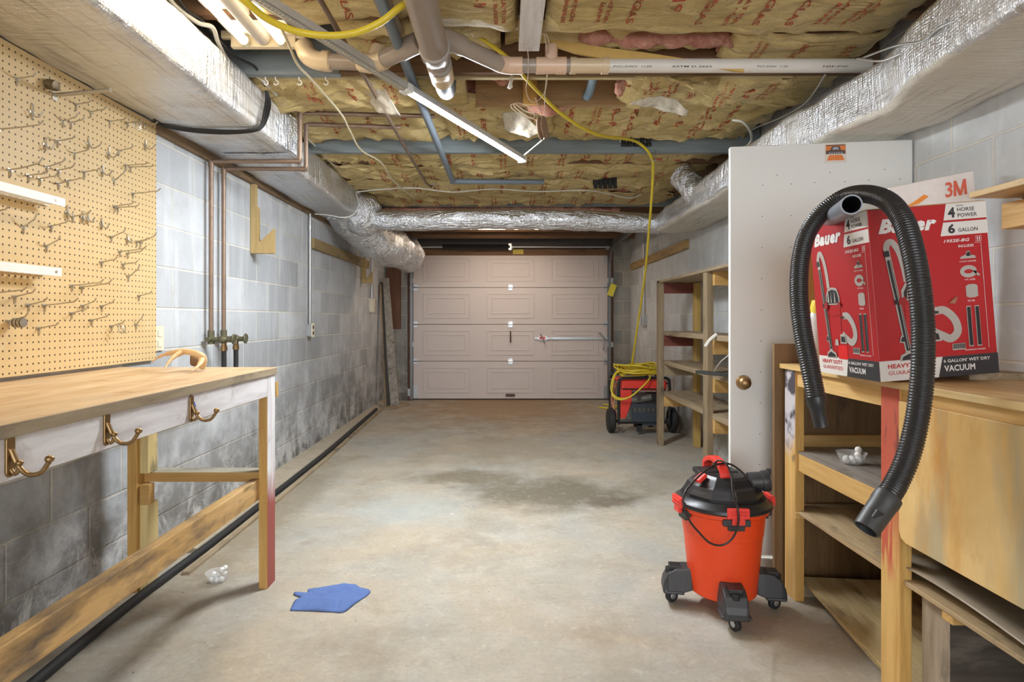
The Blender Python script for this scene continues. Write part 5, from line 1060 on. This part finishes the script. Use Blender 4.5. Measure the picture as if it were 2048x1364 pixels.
# ================================================================= right wall, far part
tag(MB().box(XR-.038, XR, 5.72, 8.22, 1.815, 1.905).build('wall_ledger', wood('ledger_pine', (.36, .22, .08), (.50, .34, .14), 'y', .75, .2), bevel=.004), 'nail-studded wood ledger board on the right wall above the generator', 'board')
for k in range(8):
    y = 5.85+k*.3; tag(MB().cyl((XR-.038, y, 1.87-.01*(k % 3)), (XR-.075, y, 1.875-.01*(k % 3)), .0035, 6).build('nail', ZINC), 'bent nail in the ledger board on the right wall', 'nail', 'nails in the right ledger board')
t = thing('conduit_outlet', 'grey conduit and outlet boxes on the right wall behind the yellow cord', 'outlet', (XR, 7.5, 1.1))
MB().cyl((XR-.02, 7.5, 2.2), (XR-.02, 7.5, 1.2), .011, 10).build('conduit_pipe', STEEL, t, smooth=50)
MB().box(XR-.055, XR, 7.42, 7.52, 1.06, 1.19).build('outlet_box', STEEL, t, bevel=.004); MB().box(XR-.06, XR, 7.56, 7.63, 1.06, 1.19).build('switch_plate', WHITEP, t, bevel=.004)
tag(MB().obox(W(1224, 580, 8.2), (.085, .004, .17), (0, .35, 0)).build('yellow_tag', plain('yellow_tag_plastic', (.70, .62, .05), .5), bevel=.002), 'yellow rectangular tag hanging beside the upper right corner of the garage door', 'tag')

SHW = wood('dirty_shelf_wood', (.24, .17, .10), (.38, .29, .18), 'y', .75, .25); SHP = wood('dirty_post_wood', (.22, .155, .085), (.33, .245, .15), 'z', .75, .2)
su = thing('shelving_unit', 'rough homemade wooden shelving unit along the right wall behind the white door', 'shelf', (1.57, 4.4, 0))
X0, X1 = 1.385, 1.745
for x, y, m_ in ((X0, 5.35, SHP), (X0+.008, 4.10, SHP), (1.69, 5.27, wood('yellow_back_post', (.42, .26, .06), (.56, .38, .12), 'z', .7, .1)), (X0+.008, 3.0, SHP)):
    MB().box(x, x+.045, y, y+.089, 0, 1.487 if x < 1.6 else 1.46).build('post', m_, su, bevel=.003)
for z, th in ((1.487, .022), (1.03, .038), (.767, .038), (.488, .038)):
    MB().box(X0+.046 if z < 1.4 else X0, X1, 3.0, 5.40, z-th, z).build('shelf_board', SHW, su, bevel=.003)
    MB().box(X0+.045, 1.70, 5.34, 5.375, z-th-.095, z-th).build('cross_cleat', RED_X if z > .9 else (OLD_X if z > .6 else PINE_X), su, bevel=.002)
    MB().box(X0+.045, 1.70, 4.06, 4.098, z-th-.095, z-th).build('cross_cleat', PINE_X, su, bevel=.002)
    MB().box(X0+.03, 1.70, 3.60, 3.64, z-th-.10, z-th).build('cross_cleat', PINE_X, su, bevel=.002)
tag(MB().bar(W(1396, 744, 4.0), W(1475, 752, 3.75), .05, .022).noise(.004, 40).build('black_frayed_strip', plain('black_frayed_rubber', (.03, .03, .025), .8, 0, .8, 60, .8)), 'black frayed strip hanging across the front of the wooden shelves', 'strip')
tag(MB().tube([W(1425, 748, 3.95), W(1440, 725, 3.92), W(1455, 712, 3.9), W(1470, 695, 3.88)], .004, 6, 5).build('grey_wire', STEEL, smooth=50), 'grey wire curving up from the black frayed strip on the shelves', 'wire')
tag(MB().tube([W(1411, 693, 4.05), W(1420, 680, 4.04), W(1434, 668, 4.02)], .012, 6, 4).build('paper_strip', PVC), 'cream curled strip stuck on the shelf post', 'strip')

# ================================================================= ceiling lights
dd = (LED_B-LED_A).normalized()
def ledtube(a, b, lab, lit):
    t = thing('ceiling_light', lab, 'light', (a+b)/2)
    d = (b-a).normalized(); s = d.cross(Vector((0, 0, 1))).normalized(); u = s.cross(d)
    R = Matrix((s, d, u)).transposed(); c = (a+b)/2; L = (b-a).length
    MB().obox(c+u*.014, (.05, L, .012), R).obox(c+u*.004+s*.022, (.004, L, .022), R).obox(c+u*.004-s*.022, (.004, L, .022), R).build('light_housing', plain('dull_white_fixture', (.50, .48, .44), .4), t)
    if lit: MB().tube([a+u*-.006+d*.01, b+u*-.006-d*.01], .013, 12).build('light_tube', emit('cool_led_glow', (.90, .95, 1), 150), t, smooth=50)
    else:
        MB().tube([a+u*-.002, b+u*-.002], .014, 10).build('light_tube', plain('unlit_diffuser', (.42, .40, .36), .3), t, smooth=50)
        m = MB(); k = 0
        while k*.016 < L-.05: m.obox(a+d*(.02+k*.016)+s*.012+u*-.0155, (.008, .007, .002), R); k += 1
        m.build('led_strip', plain('pale_led_chips', (.60, .56, .44), .3), t)
    for q in (a, b): MB().obox(q+u*.002, (.054, .02, .04), R).build('end_cap', WHITEP, t, bevel=.002)
    return t
ledtube(LED_A, LED_B, 'glowing white LED tube light hanging diagonally in the middle of the ceiling', True)
LA = LED_A-dd*1.26; LA.z = 2.235
ledtube(LA, LED_A-dd*.02, 'unlit tube light strip in line with the glowing one, nearer the left duct', False)
tag(MB().tube([LED_A+Vector((0, 0, .02)), LED_A+Vector((.01, .01, .13))], .002, 5).build('hanging_wire', STEEL), 'thin wire holding up the joint of the two tube lights', 'wire')
ff = thing('ceiling_light', 'warm bright double fluorescent fixture at the top left beside the left duct', 'light', (-1.06, 2.0, 2.36))
MB().box(-1.205, -.92, 2.612, 2.640, 2.335, 2.40).box(-1.25, -.88, 2.615, 2.637, 2.375, 2.41).build('end_board', plain('cream_painted_end', (.74, .62, .42), .5, 0, .08), ff, bevel=.003)
MB().box(-1.20, -.92, 1.38, 2.61, 2.385, 2.41).build('light_housing', WHITEP, ff)
MB().tube([(-1.06, 1.38, 2.372), (-1.06, 2.60, 2.372)], .035, 14).build('center_reflector', plain('aged_white_reflector', (.62, .58, .52), .25), ff, smooth=50)
TB = emit('warm_fluorescent_glow', (1, .86, .62), 2.0)
for x in (-1.135, -.975):
    tb = MB().tube([(x, 1.40, 2.352), (x, 2.60, 2.352)], .019, 16).build('light_tube', TB, ff, smooth=50)
    MB().cyl((x, 2.585, 2.352), (x, 2.612, 2.352), .021, 16).build('tube_cap', CREAM, tb, smooth=50)
for i, (x, y, lab) in enumerate(((.55, -.5, 'added double tube fill light, unseen, on the ceiling behind the viewpoint'),)):  # unseen fixture added to carry the rear fill light
    t = thing('ceiling_light', lab, 'light', (x, y, 2.36)); MB().box(x-.08, x+.08, y-.62, y+.62, 2.345, 2.40).build('light_housing', WHITEP, t)
    for s in (-.04, .04): MB().tube([(x+s, y-.6, 2.33), (x+s, y+.6, 2.33)], .013, 10).build('light_tube', emit('rear_fill_glow', (1, .95, .88), 3), t, smooth=50)

# ================================================================= ceiling pipes
dp = thing('drain_pipe', 'large plastic drain pipe assembly with wye branches under the ceiling', 'pipe', (-.28, 2.4, 2.2))
MB().tube([(-.285, 1.3, 2.19), (-.283, 1.9, 2.21), (-.278, 2.40, 2.205)], .056, 26, 3).build('main_pipe', PVC_D, dp, smooth=50)
MB().lathe([(.056, 0), (.062, .005), (.062, .055), (.050, .075), (.047, .13), (.054, .135), (.054, .155), (.046, .16)], (-.278, 2.33, 2.204), (0.02, 1, -.02), 26).build('wye_fitting', plain('glossy_brown_grey_fitting', (.36, .32, .29), .2, 0, .15, 9), dp, smooth=40)
MB().lathe([(.047, 0), (.053, .003), (.053, .05), (.048, .07), (.052, .09), (.052, .13), (.044, .134)], (-.275, 2.49, 2.201), (0, 1, .0), 26).build('coupling', PVC_B, dp, smooth=40)
MB().tube([(-.275, 2.60, 2.201), (-.278, 2.78, 2.215), (-.285, 2.93, 2.27), (-.285, 2.98, 2.34)], .042, 22, 4).build('lower_pipe', PIPE_BG, dp, smooth=50)
A_ = [W(838, 84, 2.42), W(812, 97, 2.45), W(765, 120, 2.53)]
MB().tube(A_, .037, 22, 3).build('left_branch', PVC_D, dp, smooth=50)
MB().cyl(W(838, 84, 2.42), W(805, 100, 2.46), .042, 22).build('branch_collar', PVC_D, dp, smooth=50)
MB().tube([W(770, 118, 2.52), W(745, 127, 2.56), W(722, 124, 2.58)], .041, 22, 4).cyl(W(758, 98, 2.6), W(748, 124, 2.58), .036, 18).build('coupling', PVC_B, dp, smooth=50)
MB().tube([W(735, 125, 2.58), W(640, 122, 2.60)], .034, 22).build('left_run', PVC_D, dp, smooth=50)
MB().tube([W(662, 123, 2.60), W(638, 122, 2.60), W(617, 112, 2.60), W(607, 92, 2.62)], .040, 22, 6).cyl(W(660, 123, 2.6), W(646, 122, 2.6), .044, 22).build('elbow_fitting', PVC_B, dp, smooth=50)
MB().tube([W(868, 68, 2.36), W(925, 92, 2.47)], .041, 22).build('branch_collar', PVC_D, dp, smooth=50)
MB().tube([W(900, 82, 2.42), W(1000, 128, 2.60)], .035, 22).build('right_branch', PVC_D, dp, smooth=50)
Yp = 2.62
def seg(a, b, r, m_, nm): MB().cyl(W(a, 131.5, Yp), W(b, 131.5, Yp), r, 24).build(nm, m_, dp, smooth=50)
PEACH = plain('peach_pvc_fitting', (.68, .47, .33), .35, 0, .1, 12)
MB().tube([W(992, 125, 2.59), W(1015, 131, Yp), W(1045, 131.5, Yp)], .037, 22, 4).build('coupling', PEACH, dp, smooth=50)
seg(1040, 1080, .030, PVC_D, 'short_run'); seg(1072, 1090, .036, PEACH, 'coupling'); seg(1085, 1118, .034, PEACH, 'tee_fitting'); seg(1112, 1132, .0365, PEACH, 'coupling'); seg(1130, 1142, .030, PVC_D, 'short_run')
MB().cyl(W(1103, 128, Yp), W(1103, 92, Yp), .028, 20).build('tee_stub', PEACH, dp, smooth=50)
seg(1140, 1152, .036, PVC_B, 'coupling'); seg(1150, 1205, .032, PVC_B, 'wye_fitting'); seg(1203, 1217, .036, PVC_B, 'coupling')
wp = MB().cyl(W(1215, 131.5, Yp), W(1738, 131.5, Yp), .0300, 24).build('white_run', PVC, dp, smooth=50)
m = MB()
for s, a, b in (('PVC-DWV  1120', 1225, 1300), ('ASTM D 2665', 1340, 1420), ('PVC-DWV  1120', 1510, 1570), ('NSF-PW', 1640, 1690)):
    xa, xb = W(a, 131.5, Yp).x, W(b, 131.5, Yp).x; c0 = W(a, 131.5, Yp)
    put_text(m, s, xa, xb, 0, .010, lambda u, v: Vector((u, c0.y-.0304*math.cos(.62-v*26), c0.z-.0304*math.sin(.62-v*26))), .01)
m.build('printed_lettering', INKB, wp, fix=False)
tag(MB().tube([(-.43, 1.4, 2.25), (-.435, 2.3, 2.258), (-.435, 3.2, 2.262), (-.43, 4.0, 2.262), (-.425, 4.80, 2.262), (-.415, 4.84, 2.262), (-.39, 4.85, 2.262), (.32, 4.87, 2.262)], .0215, 16, 3).build('water_pipe', PIPE_BG, smooth=50), 'blue grey pipe running along the ceiling and turning right toward the black organizer', 'pipe')
tag(MB().tube([(-.45, 1.4, 2.285), (-.44, 2.25, 2.288), (-.44, 2.42, 2.32)], .032, 16, 3).build('vent_pipe', PVC_D, smooth=50), 'grey brown pipe stub above the yellow cord, left of the big drain pipe', 'pipe')
tag(MB().tube([(-.655, 1.4, 2.268), (-.655, 3.0, 2.272), (-.655, 4.95, 2.268), (-.60, 4.97, 2.268)], .0105, 10, 2).build('gas_pipe', COPPER, smooth=50), 'thin brown pipe running along the ceiling left of the blue grey pipe', 'pipe')
tag(MB().tube([W(1190, 140, 2.92), W(1180, 180, 3.16), W(1172, 196, 3.215)], .0225, 16, 3).build('pipe_stub', plain('blue_pipe_plastic', (.22, .32, .42), .35, 0, .1), smooth=50), 'short blue pipe stub entering the brown joist behind the drain pipe', 'pipe')
wbd = MB().box(.058, .148, 1.15, 2.575, 2.298, 2.332)
tag(wbd.build('whitewashed_board', whitep('whitewashed_wood', 'y'), bevel=.002), 'whitewashed board under the ceiling insulation at the top center', 'board')
tag(MB().obox(W(1060, 178, 3.19), (.075, .02, .17)).build('yellow_block', PINE_Z, bevel=.002), 'small upright yellow wood block fixed to the joist behind the white-knotted strings', 'wood block')
# strings and spool
sp = thing('string_reel', 'brown wooden string reel hanging below the whitewashed board', 'reel', W(1085, 256, 2.95))
rc = W(1085, 256, 2.95)
MB().lathe([(.018, -.014), (.055, -.014), (.058, -.010), (.05, -.006), (.036, 0), (.05, .006), (.058, .010), (.055, .014), (.018, .014)], rc, (.93, -.36, .05), 28).build('spool', plain('brown_spool_wood', (.28, .17, .10), .6, 0, .3, 40), sp, smooth=40)
st_ = MB()
def S2(*q): st_.tube([W(*a) for a in q], .0020, 5, 6)
S2((1045,60,2.5),(1040,75,2.5),(1055,100,2.52),(1056,150,2.6),(1052,180,2.7),(1062,203,2.75),(1080,198,2.8),(1092,175,2.8),(1096,130,2.7),(1093,95,2.55),(1088,68,2.5))
S2((1092,68,2.5),(1098,90,2.55),(1094,140,2.7),(1090,190,2.85),(1088,232,2.94)); S2((1050,68,2.5),(1070,70,2.5),(1092,67,2.5)); S2((1070,195,2.8),(1080,220,2.9),(1086,240,2.95))
S2((1075,230,2.95),(1050,222,2.95),(1030,208,2.95),(1022,214,2.95),(1045,232,2.96),(1068,235,2.96),(1060,215,2.96),(1035,206,2.96),(1028,212,2.96),(1050,230,2.95),(1075,242,2.95))
st_.build('string', STRING, sp, smooth=60)
MB().tube([W(1094, 272, 2.97), LED_B+Vector((0, -.01, .02))], .003, 6).build('light_tie', WCABLE, sp)
tag(MB().lathe([(.002, 0), (.012, .01), (.008, .03), (.014, .05), (.004, .075)], W(1020, 178, 2.8), (.1, 0, 1), 8).noise(.008, 50).build('string_tuft', WCABLE, smooth=70), 'white frayed string tuft hanging below the drain pipe', 'string')
# cup hooks on the joist edge
for px, lab in ((531, 'first'), (551, 'second'), (598, 'third'), (651, 'fourth')):
    q = W(px, 149, 2.828); q.z = 2.290
    tag(MB().tube([q, q+Vector((0, 0, -.012)), q+Vector((.010, 0, -.020)), q+Vector((.012, 0, -.032)), q+Vector((.0, 0, -.038)), q+Vector((-.008, 0, -.030))], .0028, 7, 4).build('cup_hook', WHITEP, smooth=60), '%s white cup hook from the left duct on the pale joist edge' % lab, 'hook', 'white cup hooks on the joist')
# clip organizers on the beams
for (xa, xb, y, Y, lab, wh) in ((1240, 1302, 282, 4.09, 'white backed black clip organizer holding the yellow cord on the blue-grey beam', True), (1186, 1234, 368, 4.98, 'black clip organizer on the ceiling insulation above the foil duct', False)):
    a = W(xa, y, Y); b = W(xb, y, Y); t = thing('clip_organizer', lab, 'organizer', a)
    MB().box(a.x, b.x, Y, Y+.018, a.z-.006, a.z+.055).build('mounting_plate', WHITEP if wh else BLACKP, t, bevel=.002)
    for k in range(5):
        x = a.x+(b.x-a.x)*(k+.5)/5; wd = (b.x-a.x)/5*.36
        MB().box(x-wd, x+wd, Y-.03, Y, a.z-.04, a.z+.028).cyl((x-wd, Y-.035, a.z-.036), (x+wd, Y-.035, a.z-.036), .012, 10).build('clip', BLACKR, t, bevel=.003)
# ceiling cables
def cable(name, pts, r, m_, lab, cat='cable', n=7): return tag(MB().tube(pts, r, 8, n).build(name, m_, smooth=60), lab, cat)
cable('ceiling_cable', [C(562, 55, 2.30), C(580, 95, 2.275), C(596, 130, 2.272), C(622, 158, 2.262), C(655, 195, 2.27), C(685, 232, 2.272), C(700, 262, 2.272), C(722, 300, 2.268), C(762, 325, 2.262), C(785, 360, 2.26), C(815, 386, 2.255), C(828, 396, 2.255)], .006, ROMEX, 'cream electrical cable running diagonally along the ceiling left of the tube lights')
cable('ceiling_cable', [C(712, 384, 2.26), C(760, 379, 2.262), C(830, 376, 2.262), C(905, 384, 2.262), C(985, 378, 2.262), C(1080, 383, 2.262), C(1180, 381, 2.265), C(1255, 396, 2.26), C(1282, 389, 2.26)], .006, WCABLE, 'white electrical cable crossing the ceiling in front of the far blue-grey beam')
cable('duct_cable', [Vector((-1.30, 5.3, 2.26)), W(712, 384, 5.2), W(716, 400, 5.1), W(716, 415, 5.0), W(705, 430, 4.95), W(685, 435, 4.9), W(655, 430, 4.95), W(630, 428, 5.0)], .005, WCABLE, 'white cable loop hanging around the far end of the left duct')
cable('lamp_cord', [C(330, -15, 2.36), C(352, 12, 2.345), C(395, 45, 2.33), C(425, 55, 2.33), C(436, 85, 2.325), C(455, 118, 2.322), C(485, 143, 2.315), C(515, 152, 2.30), C(540, 175, 2.30), C(560, 196, 2.315)], .009, WCABLE, 'thick white cord curving over the left duct beside the fluorescent fixture', 'cord')
cable('lamp_cord', [C(352, -8, 2.36), C(375, 22, 2.345), C(405, 42, 2.35), C(430, 72, 2.34), C(470, 112, 2.33), C(508, 132, 2.32), C(520, 152, 2.30)], .006, BLACKR, 'thin black cord beside the thick white cord over the left duct', 'cord')
zz = -1.212
for k in range(3):
    o = .012*k
    cable('black_cable', [Vector((-1.64, 2.78+o, 2.075)), Vector((-1.64+.0, 2.85+o, 2.068)), Vector((-1.50, 2.88+o, 2.060-.004*k)), Vector((-1.36, 2.90+o, 2.058-.003*k)), Vector((-1.24, 2.90+o, 2.062)), Vector((-1.200, 2.92+o, 2.09)), Vector((-1.198, 2.96+o*2, 2.17)), Vector((-1.200, 2.99+o*2, 2.25)), Vector((-1.198, 2.97, 2.30)), C(522, 150, 2.31)], .0055, BLACKR, ['first', 'second', 'third'][k]+' black cable of the bundle slung under the left duct, counted from the camera')
cable('thin_grey_wire', [Vector((-1.30, 3.9, 2.33)), Vector((-1.315, 4.2, 2.335)), Vector((-1.32, 4.5, 2.325)), Vector((-1.315, 4.8, 2.33)), Vector((-1.30, 5.2, 2.33))], .005, WCABLE, 'thin pale wire along the top edge of the far left duct')
dx_ = 1.365
cable('duct_wire', [W(2060, 2, 1.6), W(1990, 28, 1.66), W(1930, 36, 1.75), W(1880, 55, 1.85), W(1845, 82, 1.95), W(1790, 92, 2.1), W(1720, 118, 2.35)], .004, STEEL, 'upper grey wire draped over the right foil duct', 'wire')
cable('duct_wire', [W(1895, 40, 1.82), W(1880, 62, 1.87), W(1840, 88, 1.97), W(1800, 108, 2.1), W(1760, 122, 2.2), W(1715, 117, 2.35)], .004, STEEL, 'lower grey wire draped over the right foil duct', 'wire')
cable('duct_wire', [W(1650, 150, 2.6), W(1625, 190, 2.8), W(1600, 215, 2.95), W(1560, 236, 3.2), W(1520, 252, 3.5), W(1500, 262, 3.8)], .004, STEEL, 'grey wire along the top edge of the right duct above the white door', 'wire')
cable('romex_loop', [C(1465, 240, 2.30), C(1485, 244, 2.28), C(1500, 262, 2.26), C(1503, 280, 2.25), C(1492, 294, 2.25)], .007, WCABLE, 'white cable loop in the gap between the ceiling and the right duct')
cable('duct_strap', [W(1412, 352, 4.45), W(1416, 375, 4.4), W(1419, 392, 4.38), W(1432, 403, 4.3), W(1460, 405, 4.1)], .007, WCABLE, 'upper cream cable bent around the far part of the right duct')
cable('duct_strap', [W(1402, 362, 4.5), W(1406, 385, 4.45), W(1416, 402, 4.38), W(1432, 408, 4.3), W(1460, 407, 4.1)], .006, ROMEX, 'lower cream cable bent around the far part of the right duct')
cc = MB()
for k in range(4): cc.tube([W(772+(26-2*k)*math.cos(a), 158+(14-k)*math.sin(a), 3.0+.006*k) for a in [j*PI/5 for j in range(10)]], .004, 6, 4, closed=True)
tag(cc.build('cable_coil', WCABLE, smooth=60), 'small white cable coil above the joint of the tube lights', 'cable')
cable('beam_hook', [W(1300, 318, 4.10), W(1310, 322, 4.08), W(1311, 312, 4.09), W(1311, 300, 4.10)], .003, STEEL, 'thin steel hook holding the yellow cord under the blue-grey beam', 'hook')
